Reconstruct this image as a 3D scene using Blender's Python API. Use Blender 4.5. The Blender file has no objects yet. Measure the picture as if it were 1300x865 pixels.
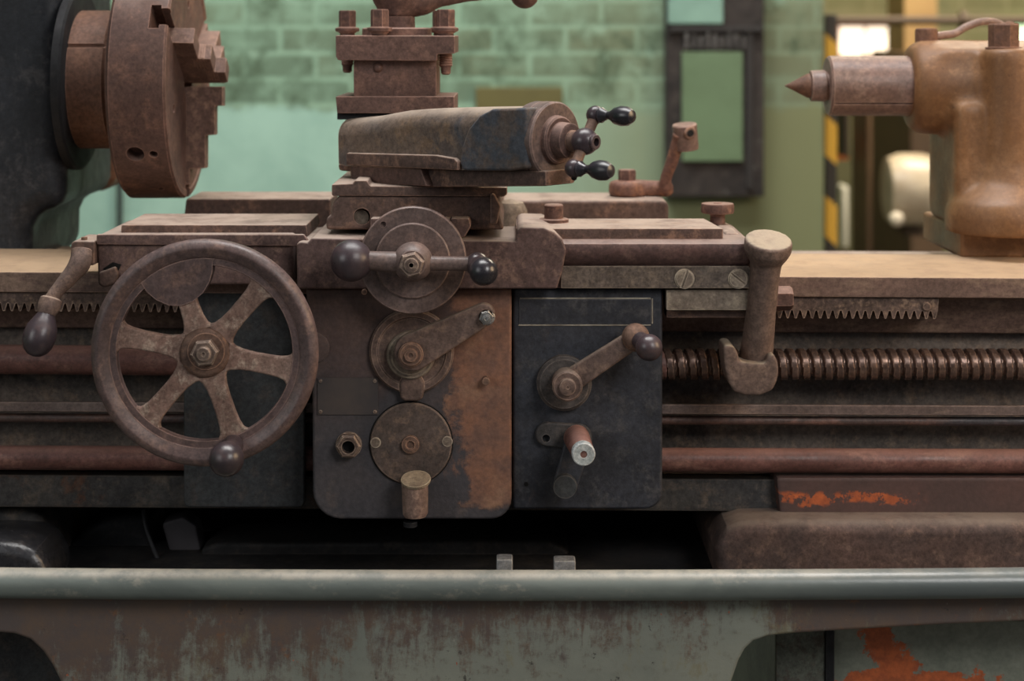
import bpy, bmesh, math, random
from mathutils import Vector, Matrix, noise
random.seed(7)
SC = bpy.context.scene
COL = SC.collection
PI = math.pi
D0 = 2.15; CX = 0.65; CZ = 1.30; HZ = 40.0      # camera distance to the apron face, camera x, camera height, horizon row

def W(px, py, Y):
    s = (Y + D0) / D0
    return Vector((CX + (px - 650) / 1000 * s, Y, CZ - (py - HZ) / 1000 * s))
def S(Y): return (Y + D0) / D0 / 1000           # metres per pixel at depth Y

# ------------------------------------------------------------------ mesh building
class MB:
    def __init__(s): s.bm = bmesh.new()
    def _merge(s, b):
        me = bpy.data.meshes.new('tmp'); b.to_mesh(me); b.free(); s.bm.from_mesh(me); bpy.data.meshes.remove(me)
        return s
    def _bev(s, b, w, seg=2, ang=30):
        if w > 0:
            bmesh.ops.remove_doubles(b, verts=b.verts, dist=1e-6)
            es = [e for e in b.edges if len(e.link_faces) == 2 and e.calc_face_angle(0) > math.radians(ang)]
            if es: bmesh.ops.bevel(b, geom=es, offset=w, offset_type='OFFSET', segments=seg, profile=0.5, affect='EDGES', clamp_overlap=True)
    def extr(s, pts, vec, bev=0, seg=2, ang=30):
        b = bmesh.new()
        vs = [b.verts.new(p) for p in pts]
        f = b.faces.new(vs)
        r = bmesh.ops.extrude_face_region(b, geom=[f])
        nv = [g for g in r['geom'] if isinstance(g, bmesh.types.BMVert)]
        bmesh.ops.translate(b, verts=nv, vec=Vector(vec))
        bmesh.ops.recalc_face_normals(b, faces=b.faces)
        s._bev(b, bev, seg, ang)
        return s._merge(b)
    def prism(s, poly, Y, Y1, bev=0.002, seg=2, ang=30):
        return s.extr([W(x, y, Y) for x, y in poly], (0, Y1 - Y, 0), bev, seg, ang)
    def rect(s, x0, y0, x1, y1, Y, Y1, bev=0.002, seg=2):
        return s.prism([(x0, y0), (x1, y0), (x1, y1), (x0, y1)], Y, Y1, bev, seg)
    def box(s, x0, x1, y0, y1, z0, z1, bev=0.002, seg=2):
        return s.extr([(x0, y0, z0), (x1, y0, z0), (x1, y0, z1), (x0, y0, z1)], (0, y1 - y0, 0), bev, seg)
    def beam(s, sec, xl, xr, slope=0.006, bev=0.002):
        "cross-section [(Y, py)] run along X between two image columns at the apron depth"
        X0 = CX + (xl - 650) / 1000; X1 = CX + (xr - 650) / 1000
        def zz(Y, py, X): return W(650, py, Y).z - slope * (X - CX)
        pts = [Vector((X0, Y, zz(Y, py, X0))) for Y, py in sec]
        return s.extr(pts, (X1 - X0, 0, -slope * (X1 - X0)), bev)
    def rev(s, prof, o, ax=(0, -1, 0), n=40, phase=0, cap=True, sx=1.0):
        "profile [(t, r)] turned about axis ax through o"
        ax = Vector(ax).normalized(); o = Vector(o)
        q = Vector((0, 0, 1)) if abs(ax.z) < 0.9 else Vector((1, 0, 0))
        e1 = q.cross(ax).normalized(); e2 = ax.cross(e1)
        b = bmesh.new(); rings = []
        for t, r in prof:
            if r < 1e-6: rings.append([b.verts.new(o + ax * t)]); continue
            rings.append([b.verts.new(o + ax * t + (e1 * math.cos(phase + 2 * PI * k / n) * sx + e2 * math.sin(phase + 2 * PI * k / n)) * r) for k in range(n)])
        for a, c in zip(rings, rings[1:]):
            for k in range(n):
                k2 = (k + 1) % n
                if len(a) == 1 and len(c) == 1: continue
                if len(a) == 1: b.faces.new((a[0], c[k2], c[k]))
                elif len(c) == 1: b.faces.new((a[k], a[k2], c[0]))
                else: b.faces.new((a[k], a[k2], c[k2], c[k]))
        if cap:
            if len(rings[0]) > 1: b.faces.new(rings[0])
            if len(rings[-1]) > 1: b.faces.new(rings[-1])
        bmesh.ops.recalc_face_normals(b, faces=b.faces)
        return s._merge(b)
    def cyl(s, o, ax, r, h, n=40, ch=0.0012):
        return s.rev([(0, r), (h - ch, r), (h, r - ch)], o, ax, n)
    def hexa(s, o, ax, r, h, phase=0.3):
        return s.rev([(0, r), (h * .85, r), (h, r * .86)], o, ax, 6, phase)
    def ball(s, c, r, ax=(0, 0, 1), k=1.0, n=28):
        return s.rev([(-math.cos(PI * i / 16) * r * k, math.sin(PI * i / 16) * r) for i in range(17)], c, ax, n)
    def tube(s, pts, rad, n=16, sub=6, flat=None):
        "smooth tube through points (Catmull-Rom) with radius per point"
        P = [Vector(p) for p in pts]; R = list(rad) if hasattr(rad, '__len__') else [rad] * len(P)
        out = []; rr = []
        if len(P) == 2 or sub == 1: out, rr = P, R
        else:
            for i in range(len(P) - 1):
                p0 = P[max(i - 1, 0)]; p1 = P[i]; p2 = P[i + 1]; p3 = P[min(i + 2, len(P) - 1)]
                for k in range(sub):
                    t = k / sub
                    out.append(0.5 * ((2 * p1) + (p2 - p0) * t + (2 * p0 - 5 * p1 + 4 * p2 - p3) * t * t + (3 * p1 - p0 - 3 * p2 + p3) * t ** 3))
                    tt = t * t * (3 - 2 * t); rr.append(R[i] * (1 - tt) + R[i + 1] * tt)
            out.append(P[-1]); rr.append(R[-1])
        b = bmesh.new(); rings = []
        up = None
        for i, p in enumerate(out):
            d = (out[min(i + 1, len(out) - 1)] - out[max(i - 1, 0)]).normalized()
            if up is None:
                up = Vector((0, 1, 0)) if abs(d.y) < .9 else Vector((0, 0, 1))
            e1 = (up - d * up.dot(d)).normalized(); up = e1; e2 = d.cross(e1)
            f = flat if flat else 1.0
            rings.append([b.verts.new(p + (e1 * math.cos(2 * PI * k / n) * f + e2 * math.sin(2 * PI * k / n)) * rr[i]) for k in range(n)])
        for a, c in zip(rings, rings[1:]):
            for k in range(n): b.faces.new((a[k], a[(k + 1) % n], c[(k + 1) % n], c[k]))
        b.faces.new(rings[0]); b.faces.new(rings[-1])
        bmesh.ops.recalc_face_normals(b, faces=b.faces)
        return s._merge(b)

def link(name, mb, mat, parent=None, smooth=35):
    bm = mb.bm
    if parent is not None:
        t = Vector(parent['_o']) if '_o' in parent else Vector((0, 0, 0))
        bmesh.ops.translate(bm, verts=bm.verts, vec=-t)
    me = bpy.data.meshes.new(name); bm.to_mesh(me); bm.free()
    for p in me.polygons: p.use_smooth = True
    me.set_sharp_from_angle(angle=math.radians(smooth))
    me.materials.append(mat)
    o = bpy.data.objects.new(name, me); COL.objects.link(o)
    wn = o.modifiers.new('normals', 'WEIGHTED_NORMAL'); wn.keep_sharp = True; wn.weight = 80
    if parent is not None:
        o.parent = parent; o['_o'] = parent['_o']
    return o
def thing(name, loc, label, cat, group=None, kind=None):
    o = bpy.data.objects.new(name, None); COL.objects.link(o)
    o.location = loc; o['_o'] = tuple(loc); o['label'] = label; o['category'] = cat
    o.empty_display_size = .05
    if group: o['group'] = group
    return o
def lift(mb, z):
    for v in mb.bm.verts: v.co.z = max(v.co.z, z)
    return mb
def single(name, mb, mat, label, cat, group=None, kind=None, smooth=35):
    "a thing that is one mesh, its origin at the middle of its foot"
    vs = [v.co for v in mb.bm.verts]
    lo = Vector([min(v[i] for v in vs) for i in range(3)]); hi = Vector([max(v[i] for v in vs) for i in range(3)])
    o_ = Vector(((lo.x + hi.x) / 2, (lo.y + hi.y) / 2, lo.z))
    bmesh.ops.translate(mb.bm, verts=mb.bm.verts, vec=-o_)
    o = link(name, mb, mat, None, smooth); o.location = o_; o['_o'] = tuple(o_)
    if label: o['label'] = label
    if cat: o['category'] = cat
    if group: o['group'] = group
    if kind: o['kind'] = kind
    return o
def bake_mods(o, smooth=35, wnorm=True):
    bpy.context.view_layer.update()
    dg = bpy.context.evaluated_depsgraph_get()
    me = bpy.data.meshes.new_from_object(o.evaluated_get(dg))
    o.modifiers.clear(); o.data = me
    for p in me.polygons: p.use_smooth = True
    me.set_sharp_from_angle(angle=math.radians(smooth))
    if wnorm:
        wn = o.modifiers.new('normals', 'WEIGHTED_NORMAL'); wn.keep_sharp = True; wn.weight = 80
def cut(o, mb, smooth=35):
    c = bpy.data.objects.new('cutter', bpy.data.meshes.new('cutter'))
    bm = mb.bm; off = Vector(o['_o']); bmesh.ops.translate(bm, verts=bm.verts, vec=-off)
    bm.to_mesh(c.data); bm.free(); COL.objects.link(c)
    if o.parent is not None or True: c.location = (o.parent.location if o.parent else o.location)
    o.modifiers.clear()
    m = o.modifiers.new('b', 'BOOLEAN'); m.operation = 'DIFFERENCE'; m.solver = 'EXACT'; m.object = c; m.use_self = True
    bake_mods(o, smooth)
    bpy.data.objects.remove(c)
def fuse(o, vox=.004, it=6, smooth=60):
    o.modifiers.clear()
    m = o.modifiers.new('r', 'REMESH'); m.mode = 'VOXEL'; m.voxel_size = vox
    m2 = o.modifiers.new('s', 'SMOOTH'); m2.factor = .5; m2.iterations = it
    bake_mods(o, smooth, False)

# ------------------------------------------------------------------ materials
SAT = .86
def lin(c):
    g = .3 * c[0] + .55 * c[1] + .15 * c[2]; c = tuple(g + (v - g) * SAT for v in c)
    return tuple((v / 255 / 12.92 if v / 255 <= .04045 else ((v / 255 + .055) / 1.055) ** 2.4) for v in c) + (1,)
class NT:
    def __init__(s, name):
        s.m = bpy.data.materials.new(name); s.m.use_nodes = True; s.t = s.m.node_tree; s.n = s.t.nodes
        s.p = s.n['Principled BSDF']; s.tc = s.n.new('ShaderNodeTexCoord'); s.co = s.tc.outputs['Object']
    def l(s, a, b): s.t.links.new(a, b)
    def map(s, scale=(1, 1, 1), loc=(0, 0, 0), rot=(0, 0, 0)):
        m = s.n.new('ShaderNodeMapping'); s.l(s.co, m.inputs[0])
        m.inputs['Scale'].default_value = scale; m.inputs['Location'].default_value = loc; m.inputs['Rotation'].default_value = rot
        return m.outputs[0]
    def noise(s, scale, detail=6, rough=.6, vec=None, dist=0):
        n = s.n.new('ShaderNodeTexNoise'); s.l(vec or s.co, n.inputs['Vector'])
        n.inputs['Scale'].default_value = scale; n.inputs['Detail'].default_value = detail
        n.inputs['Roughness'].default_value = rough; n.inputs['Distortion'].default_value = dist
        return n.outputs['Fac']
    def mr(s, v, a, b, c=0, d=1):
        m = s.n.new('ShaderNodeMapRange'); m.interpolation_type = 'SMOOTHSTEP'; s.l(v, m.inputs[0])
        for i, x in enumerate((a, b, c, d)): m.inputs[i + 1].default_value = x
        return m.outputs[0]
    def math(s, op, a, b=None):
        m = s.n.new('ShaderNodeMath'); m.operation = op; m.use_clamp = False
        for i, x in enumerate((a, b)):
            if x is None: continue
            if isinstance(x, (int, float)): m.inputs[i].default_value = x
            else: s.l(x, m.inputs[i])
        return m.outputs[0]
    def mix(s, f, a, b):
        m = s.n.new('ShaderNodeMix'); m.data_type = 'RGBA'
        for i, x in ((0, f), (6, a), (7, b)):
            if isinstance(x, (int, float)): m.inputs[i].default_value = x
            elif isinstance(x, tuple): m.inputs[i].default_value = x if len(x) == 4 else lin(x)
            else: s.l(x, m.inputs[i])
        return m.outputs[2]
    def sep(s, v=None):
        m = s.n.new('ShaderNodeSeparateXYZ'); s.l(v or s.co, m.inputs[0]); return m.outputs
    def bump(s, h, strength=.3, dist=.002):
        b = s.n.new('ShaderNodeBump'); b.inputs['Strength'].default_value = strength; b.inputs['Distance'].default_value = dist
        s.l(h, b.inputs['Height']); s.l(b.outputs[0], s.p.inputs['Normal'])

def cast(name, a, b, c, dust=None, dustamt=.7, rough=(.55, .85), metal=0.0, scale=9, bump=.35, fine=140, spec=.35, patches=(), streak=0, sp=.14, stretch=(1, 1, 1), edge=.75, edgecol=None, dmin=.35):
    """weathered cast iron: a/b in large clouds, c in finer blotches, grime grain, dust lying on faces that look up.
    patches: (colour, scale, low, high, zmask or None)"""
    a, b, c = [(q[0] * .98, q[1] * .985, q[2] * .985) for q in (a, b, c)]
    t = NT(name)
    v = t.map(stretch)
    n1 = t.mr(t.noise(scale, 8, .65, v, .3), .36, .64)
    col = t.mix(n1, a, b)
    n2 = t.mr(t.noise(scale * 3.7, 9, .75, v, .2), .49, .64)
    col = t.mix(n2, col, c)
    for pc, ps, lo, hi in patches:
        col = t.mix(t.mr(t.noise(ps, 9, .7, v, .5), lo, hi), col, pc)
    if streak:
        vs = t.map((34, 34, 3.0)); n5 = t.mr(t.noise(1.0, 6, .7, vs), .55, .75, 0, streak)
        col = t.mix(n5, col, c)
    g = t.noise(fine, 4, .7)
    g2 = t.noise(fine * 3, 3, .6)
    gv = t.math('ADD', t.mr(g, .25, .75, 1 - sp * 2.2, 1 + sp * 2.2), t.mr(g2, .25, .75, -sp, sp))
    mm = t.n.new('ShaderNodeVectorMath'); mm.operation = 'SCALE'; t.l(col, mm.inputs[0]); t.l(gv, mm.inputs['Scale'])
    col = mm.outputs[0]
    lv = t.mr(t.noise(scale * .9, 5, .6, t.map((1, 1, 1), (5, 1, 8))), .3, .7, .84, 1.16)
    mv = t.n.new('ShaderNodeVectorMath'); mv.operation = 'SCALE'; t.l(col, mv.inputs[0]); t.l(lv, mv.inputs['Scale']); col = mv.outputs[0]
    # small pits and specks of dirt
    pit = t.mr(t.noise(fine * .62, 5, .75, t.map((1, 1, 1), (3, 7, 1))), .62, .70, 0, .4)
    col = t.mix(pit, col, tuple(v * .45 for v in b))
    rr = t.mr(t.noise(scale * 2, 6, .6), .3, .7, rough[0], rough[1])
    if edge:      # metal rubbed bare along the corners
        bv = t.n.new('ShaderNodeBevel'); bv.samples = 4; bv.inputs['Radius'].default_value = .0022
        g0 = t.n.new('ShaderNodeNewGeometry'); dt = t.n.new('ShaderNodeVectorMath'); dt.operation = 'DOT_PRODUCT'
        t.l(bv.outputs[0], dt.inputs[0]); t.l(g0.outputs['Normal'], dt.inputs[1])
        ew = t.math('MULTIPLY', t.mr(dt.outputs['Value'], .985, .90), t.mr(t.noise(48, 6, .7), .36, .6, .15, edge))
        ec = edgecol or tuple(min(255, v * 1.45 + 22) for v in c)
        col = t.mix(ew, col, ec)
    if dust:
        ge = t.n.new('ShaderNodeNewGeometry'); nz = t.sep(ge.outputs['Normal'])[2]
        dm = t.math('MULTIPLY', t.mr(nz, .45, .95), t.mr(t.noise(26, 7, .7), .32, .6, dmin, dustamt))
        col = t.mix(dm, col, dust)
        rr = t.math('MAXIMUM', rr, t.math('MULTIPLY', dm, .9))
    t.l(col, t.p.inputs['Base Color']); t.l(rr, t.p.inputs['Roughness'])
    t.p.inputs['Metallic'].default_value = metal
    t.p.inputs['Specular IOR Level'].default_value = spec
    h = t.math('ADD', t.noise(fine * .55, 6, .7), t.math('MULTIPLY', t.noise(scale * 3, 5, .6), 1.5))
    t.bump(h, bump, .0016)
    return t.m

M = {}
M['saddle'] = cast('saddle_rust', (112, 86, 80), (92, 68, 63), (136, 104, 90), dust=(164, 144, 130), dustamt=.9)
M['slide'] = cast('slide_rust', (104, 80, 70), (82, 62, 56), (132, 98, 80), dust=(172, 150, 134), dustamt=.85)
M['compound'] = cast('compound_iron', (118, 98, 84), (100, 88, 82), (136, 108, 84), dust=(172, 154, 136), dustamt=.8, scale=7,
                     patches=(((72, 76, 84), 9, .55, .66),))
M['toolpost'] = cast('tool_post_rust', (108, 79, 70), (90, 66, 59), (120, 88, 76), dust=(170, 135, 120), dustamt=.5, scale=8)
M['chuck'] = cast('chuck_rust', (102, 74, 64), (88, 62, 54), (114, 80, 66), scale=8, rough=(.5, .75), dust=(150, 118, 104), dustamt=.4)
M['chuckface'] = cast('chuck_jaw_rust', (118, 88, 76), (98, 72, 62), (140, 106, 88), scale=16, dust=(160, 128, 112), dustamt=.4)
M['collar'] = cast('collar_rust', (122, 82, 60), (104, 72, 58), (112, 78, 62), scale=9)
M['headstock'] = cast('headstock_paint', (38, 41, 47), (27, 30, 35), (64, 62, 64), scale=6, rough=(.42, .62), spec=.4,
                      patches=(((96, 70, 56), 14, .63, .72),), streak=.5)
M['black'] = cast('black_paint', (34, 35, 39), (26, 27, 30), (44, 42, 44), scale=8, rough=(.5, .8))
M['box'] = cast('feed_box_paint', (58, 60, 68), (46, 47, 54), (74, 72, 74), scale=10, rough=(.45, .7), spec=.45, patches=(((96, 76, 68), 12, .64, .78),))
M['leftbox'] = cast('left_box_paint', (64, 66, 67), (52, 53, 55), (72, 66, 63), scale=10, rough=(.5, .75))
M['bedwall'] = cast('bed_wall_grime', (120, 106, 96), (92, 84, 78), (138, 116, 98), scale=8, streak=.5, patches=(((54, 50, 50), 7, .55, .7),))
M['bedlow'] = cast('bed_lower_paint', (78, 74, 70), (62, 60, 60), (98, 86, 76), scale=9, streak=.4, patches=(((104, 68, 48), 11, .55, .66),))
M['bedred'] = cast('bed_apron_primer', (98, 64, 58), (82, 58, 54), (110, 74, 64), scale=10)
M['way'] = cast('way_steel', (120, 92, 80), (104, 80, 70), (138, 110, 92), dust=(184, 152, 116), dustamt=.85, dmin=.62, scale=8, stretch=(.35, 1, 1),
                patches=(((150, 96, 60), 9, .66, .7),))
M['rack'] = cast('rack_rust', (104, 82, 72), (84, 66, 58), (140, 112, 92), scale=20, sp=.2)
M['redrod'] = cast('red_rod', (126, 80, 70), (108, 68, 60), (142, 98, 84), scale=10, rough=(.35, .6), spec=.5, stretch=(.4, 1, 1), dust=(176, 130, 116), dustamt=.5)
M['darkrod'] = cast('dark_rod', (110, 78, 68), (84, 66, 60), (128, 90, 76), scale=9, rough=(.35, .6), spec=.5, stretch=(.4, 1, 1), patches=(((70, 64, 66), 6, .5, .62),))
M['bar'] = cast('bar_steel', (122, 104, 98), (104, 86, 80), (136, 112, 100), scale=10, rough=(.35, .6), stretch=(.3, 1, 1), spec=.5)
M['screw'] = cast('lead_screw_steel', (124, 100, 90), (108, 84, 74), (136, 104, 86), scale=12, rough=(.24, .42), metal=.55, spec=.5, stretch=(.5, 1, 1))
M['wheel'] = cast('wheel_rim_iron', (104, 82, 78), (88, 70, 68), (122, 94, 84), scale=9, rough=(.33, .6), spec=.5, bump=.25)
M['spoke'] = cast('wheel_spoke_rust', (146, 116, 102), (122, 92, 80), (170, 146, 128), scale=16, sp=.16)
M['hub'] = cast('hub_rust', (120, 90, 74), (96, 72, 62), (138, 100, 78), scale=18)
M['knob'] = cast('knob_bakelite', (70, 56, 60), (58, 48, 52), (80, 62, 62), scale=14, rough=(.26, .42), spec=.6, bump=.12, sp=.05)
M['darkknob'] = cast('dark_knob', (46, 42, 48), (38, 36, 42), (54, 48, 52), scale=12, rough=(.22, .36), spec=.65, bump=.08, sp=.04)
M['nut'] = cast('nut_steel', (128, 108, 96), (104, 84, 76), (148, 126, 108), scale=24, rough=(.4, .65), metal=.25)
M['bolt'] = cast('bolt_rust', (110, 78, 68), (94, 66, 58), (130, 92, 76), scale=20, dust=(160, 128, 112), dustamt=.5)
M['steel'] = cast('bright_steel', (160, 158, 152), (126, 122, 118), (190, 186, 178), scale=30, rough=(.25, .45), metal=.8)
M['dial'] = cast('dial_iron', (112, 92, 86), (98, 78, 72), (124, 98, 88), scale=10, rough=(.4, .62), spec=.45, bump=.2)
M['arm'] = cast('lever_iron', (116, 92, 82), (98, 78, 70), (134, 106, 90), scale=14, dust=(160, 140, 120), dustamt=.6)
M['post'] = cast('post_iron', (116, 92, 80), (98, 78, 70), (130, 104, 90), scale=10, dust=(168, 150, 126), dustamt=.9)
M['tail'] = cast('tailstock_paint', (140, 94, 54), (122, 80, 46), (152, 106, 66), scale=7, rough=(.42, .58), spec=.42, bump=.3, sp=.07, dust=(150, 110, 80), dustamt=.3, edge=.2)
M['quill'] = cast('quill_steel', (136, 104, 92), (122, 92, 80), (150, 118, 102), scale=10, rough=(.4, .6), spec=.5)
M['rail'] = cast('rail_paint', (122, 124, 118), (100, 104, 100), (150, 144, 132), scale=7, rough=(.3, .5), spec=.55, stretch=(.5, 1, 1), dust=(176, 168, 154), dustamt=.75, bump=.4)
M['sumpl'] = cast('sump_gloss_paint', (58, 58, 62), (46, 46, 50), (66, 62, 62), scale=9, rough=(.15, .3), spec=.8, bump=.5)
M['foot'] = cast('bed_foot_paint', (98, 74, 66), (82, 66, 62), (118, 92, 80), scale=8, dust=(126, 110, 98), dustamt=.9)
M['tray'] = cast('chip_tray_grime', (40, 38, 38), (30, 29, 30), (52, 46, 42), scale=10, patches=(((92, 70, 54), 60, .68, .74),))
M['greymetal'] = cast('grey_block', (150, 150, 150), (128, 128, 130), (160, 156, 150), scale=30)
M['ledge'] = cast('taper_strip_iron', (134, 118, 102), (112, 96, 84), (150, 134, 114), scale=14, dust=(160, 140, 120), dustamt=.5)
M['gibgrey'] = cast('gib_plate_iron', (114, 99, 87), (94, 81, 73), (128, 110, 94), scale=18, sp=.2)
M['bracket'] = cast('bracket_iron', (112, 92, 80), (92, 80, 74), (76, 80, 88), scale=8, patches=(((72, 76, 84), 7, .50, .60),))
M['hole'] = cast('hole_shade', (16, 13, 12), (12, 10, 10), (22, 18, 16))  # near-black colour stands in for the shade in bores, seats and gaps

def apron_mat():
    t = NT('apron_paint')
    x, y, z = t.sep()          # apron coordinates: origin at the bottom middle of the centre plate
    n = t.noise(9, 9, .68, None, .3); n3 = t.noise(26, 8, .7)
    grey = t.mix(t.mr(t.noise(7, 8, .65), .35, .65), (78, 73, 76), (62, 60, 64))
    grey = t.mix(t.mr(n3, .52, .75), grey, (98, 86, 82))
    rust = t.mix(t.mr(n3, .35, .65), (150, 100, 74), (118, 84, 70))
    rust = t.mix(t.mr(t.noise(16, 8, .7), .5, .7), rust, (160, 116, 88))
    nn = t.math('SUBTRACT', n, .5)
    a = t.math('ADD', x, t.math('MULTIPLY', nn, .22))
    right = t.mr(a, .046, .064)
    top = t.mr(t.math('ADD', z, t.math('MULTIPLY', nn, .35)), .10, .27)
    low = t.mr(t.math('ADD', z, t.math('MULTIPLY', nn, .09)), .010, .022)
    r1 = t.math('MULTIPLY', right, low)
    brown = t.mix(t.mr(n3, .4, .7), (92, 68, 60), (114, 84, 70))
    c = t.mix(t.math('MULTIPLY', top, .8), grey, brown)
    c = t.mix(r1, c, rust)
    g = t.noise(150, 4, .7); mm = t.n.new('ShaderNodeVectorMath'); mm.operation = 'SCALE'
    t.l(c, mm.inputs[0]); t.l(t.mr(g, .25, .75, .78, 1.22), mm.inputs['Scale'])
    t.l(mm.outputs[0], t.p.inputs['Base Color'])
    t.l(t.mr(n3, .3, .7, .5, .78), t.p.inputs['Roughness'])
    t.bump(t.math('ADD', g, t.math('MULTIPLY', r1, .8)), .35, .0015)
    return t.m
M['apron'] = apron_mat()

def base_mat():
    t = NT('base_panel_paint')
    x, y, z = t.sep()
    vs = t.map((30, 30, 5.5)); st = t.noise(1, 9, .75, vs, .4)
    big = t.noise(3.2, 8, .6); n = t.noise(14, 9, .75); fn = t.noise(60, 7, .75)
    green = t.mix(t.mr(big, .35, .65), (142, 146, 132), (122, 128, 118))
    green = t.mix(t.mr(fn, .5, .75, 0, .6), green, (104, 102, 88))
    brown = t.mix(t.mr(n, .35, .65), (96, 84, 80), (112, 90, 74))
    brown = t.mix(t.mr(t.noise(30, 8, .75, t.map((1, 1, 1), (7, 0, 0))), .56, .68), brown, (134, 92, 64))
    # the paint has worn to brown primer on the left half and along the rim
    m = t.math('ADD', t.math('ADD', t.math('MULTIPLY', x, -.8), t.math('MULTIPLY', t.math('SUBTRACT', st, .5), 2.4)),
               t.math('ADD', t.math('MULTIPLY', t.math('SUBTRACT', fn, .5), 1.6), t.math('ADD', t.math('MULTIPLY', t.math('SUBTRACT', z, .60), 6.0), t.mr(x, .28, .40, 0, .8))))
    f = t.mr(m, -.42, .12)
    c = t.mix(f, green, brown)
    # olive remains running down, flecks of bare dirt and of red primer, pale scratches
    c = t.mix(t.mr(t.noise(9, 10, .8, t.map((1, 1, .45), (2, 0, 5))), .56, .64, 0, .65), c, (132, 126, 96))
    c = t.mix(t.mr(t.noise(46, 7, .75), .63, .68, 0, .85), c, (56, 52, 48))
    c = t.mix(t.mr(t.noise(90, 5, .7, t.map((1, 1, .6), (0, 3, 0))), .68, .71, 0, .6), c, (170, 166, 150))
    c = t.mix(t.mr(t.noise(24, 5, .65, t.map((1, 1, .6), (4, 2, 1))), .69, .71), c, (176, 76, 44))
    c = t.mix(t.mr(t.noise(70, 4, .6, t.map((1, 1, 1), (8, 2, 1))), .70, .72), c, (190, 96, 60))
    t.l(c, t.p.inputs['Base Color']); t.p.inputs['Roughness'].default_value = .5
    t.bump(t.math('ADD', t.math('MULTIPLY', fn, 1.2), f), .4, .0015)
    return t.m
def rail_mat():
    t = NT('rail_paint')
    x, y, z = t.sep()
    n = t.noise(9, 9, .7, t.map((.45, 1, 1)), .4)
    c = t.mix(t.mr(n, .38, .62), (112, 122, 116), (96, 106, 102))
    c = t.mix(t.mr(t.noise(22, 9, .75, t.map((.6, 1, 1), (3, 0, 0))), .54, .66), c, (140, 140, 128))
    c = t.mix(t.mr(x, .15, .55, 0, .75), c, (80, 90, 94))
    c = t.mix(t.mr(t.noise(60, 5, .7, t.map((1, 1, .4), (0, 9, 0))), .66, .70, 0, .7), c, (56, 58, 58))
    ge = t.n.new('ShaderNodeNewGeometry'); nz = t.sep(ge.outputs['Normal'])[2]
    dm = t.math('MULTIPLY', t.math('MULTIPLY', t.mr(nz, .45, .9), t.mr(t.noise(30, 7, .75), .34, .6, .3, .85)), t.mr(x, .2, .5, 1, .35))
    c = t.mix(dm, c, (176, 168, 152))
    t.l(c, t.p.inputs['Base Color']); t.l(t.mr(x, .1, .5, .5, .28), t.p.inputs['Roughness'])
    t.p.inputs['Specular IOR Level'].default_value = .6
    t.bump(t.math('ADD', n, t.math('MULTIPLY', t.noise(70, 5, .7), .5)), .35, .0015)
    return t.m
M['base'] = base_mat()
def orange_mat(name, a, b, thr, sc, z0=None):
    t = NT(name)
    c = t.mix(t.mr(t.noise(8, 7, .65), .35, .65), a, b)
    o = t.mr(t.noise(sc, 8, .65, t.map((1, 1, 1.7), (3.1, 0, 1.2)), .3), thr, thr + .015)
    if z0 == 'blobs':
        x, y, z = t.sep(); n = t.noise(20, 8, .7, t.map((1, 1, 1), (2, 0, 5)))
        d1 = t.math('ABSOLUTE', t.math('ADD', t.math('SUBTRACT', x, .475), t.math('MULTIPLY', t.math('SUBTRACT', z, .518), .9)))
        d1 = t.math('ADD', t.math('MULTIPLY', d1, 5), t.math('MULTIPLY', t.math('ABSOLUTE', t.math('SUBTRACT', x, .475)), 1.8))
        d2 = t.math('ADD', t.math('MULTIPLY', t.math('ABSOLUTE', t.math('SUBTRACT', z, .474)), 7), t.math('MULTIPLY', t.math('ABSOLUTE', t.math('SUBTRACT', x, .50)), 1.6))
        o = t.math('MAXIMUM', t.mr(t.math('SUBTRACT', n, d1), .32, .36), t.mr(t.math('SUBTRACT', n, d2), .32, .36))
    elif z0:
        z = t.sep()[2]
        o = t.math('MULTIPLY', t.mr(t.noise(45, 8, .75), .49, .53), t.math('MULTIPLY', t.mr(t.math('ADD', z, t.math('MULTIPLY', t.noise(20, 4), .03)), z0[0], z0[0] + .006), t.mr(t.math('ADD', z, t.math('MULTIPLY', t.noise(30, 4), .03)), z0[1] + .006, z0[1])))
        o = t.math('MULTIPLY', o, t.mr(t.sep()[0], z0[2] + .05, z0[2]))
    c = t.mix(o, c, t.mix(t.mr(t.noise(50, 4), .4, .6), (206, 98, 46), (176, 84, 44)))
    g = t.noise(120, 4, .7); mm = t.n.new('ShaderNodeVectorMath'); mm.operation = 'SCALE'
    t.l(c, mm.inputs[0]); t.l(t.mr(g, .25, .75, .85, 1.15), mm.inputs['Scale'])
    t.l(mm.outputs[0], t.p.inputs['Base Color']); t.p.inputs['Roughness'].default_value = .6
    t.bump(g, .25, .001)
    return t.m
M['recess2'] = cast('recess_door_paint', (104, 108, 96), (88, 92, 84), (90, 80, 70), scale=8)
M['recess'] = orange_mat('recess_panel_paint', (140, 144, 128), (116, 122, 108), .575, 6, 'blobs')
M['bedpad'] = orange_mat('bed_pad_paint', (96, 68, 62), (82, 62, 58), .6, 18, (.131, .146, .50))

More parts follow.
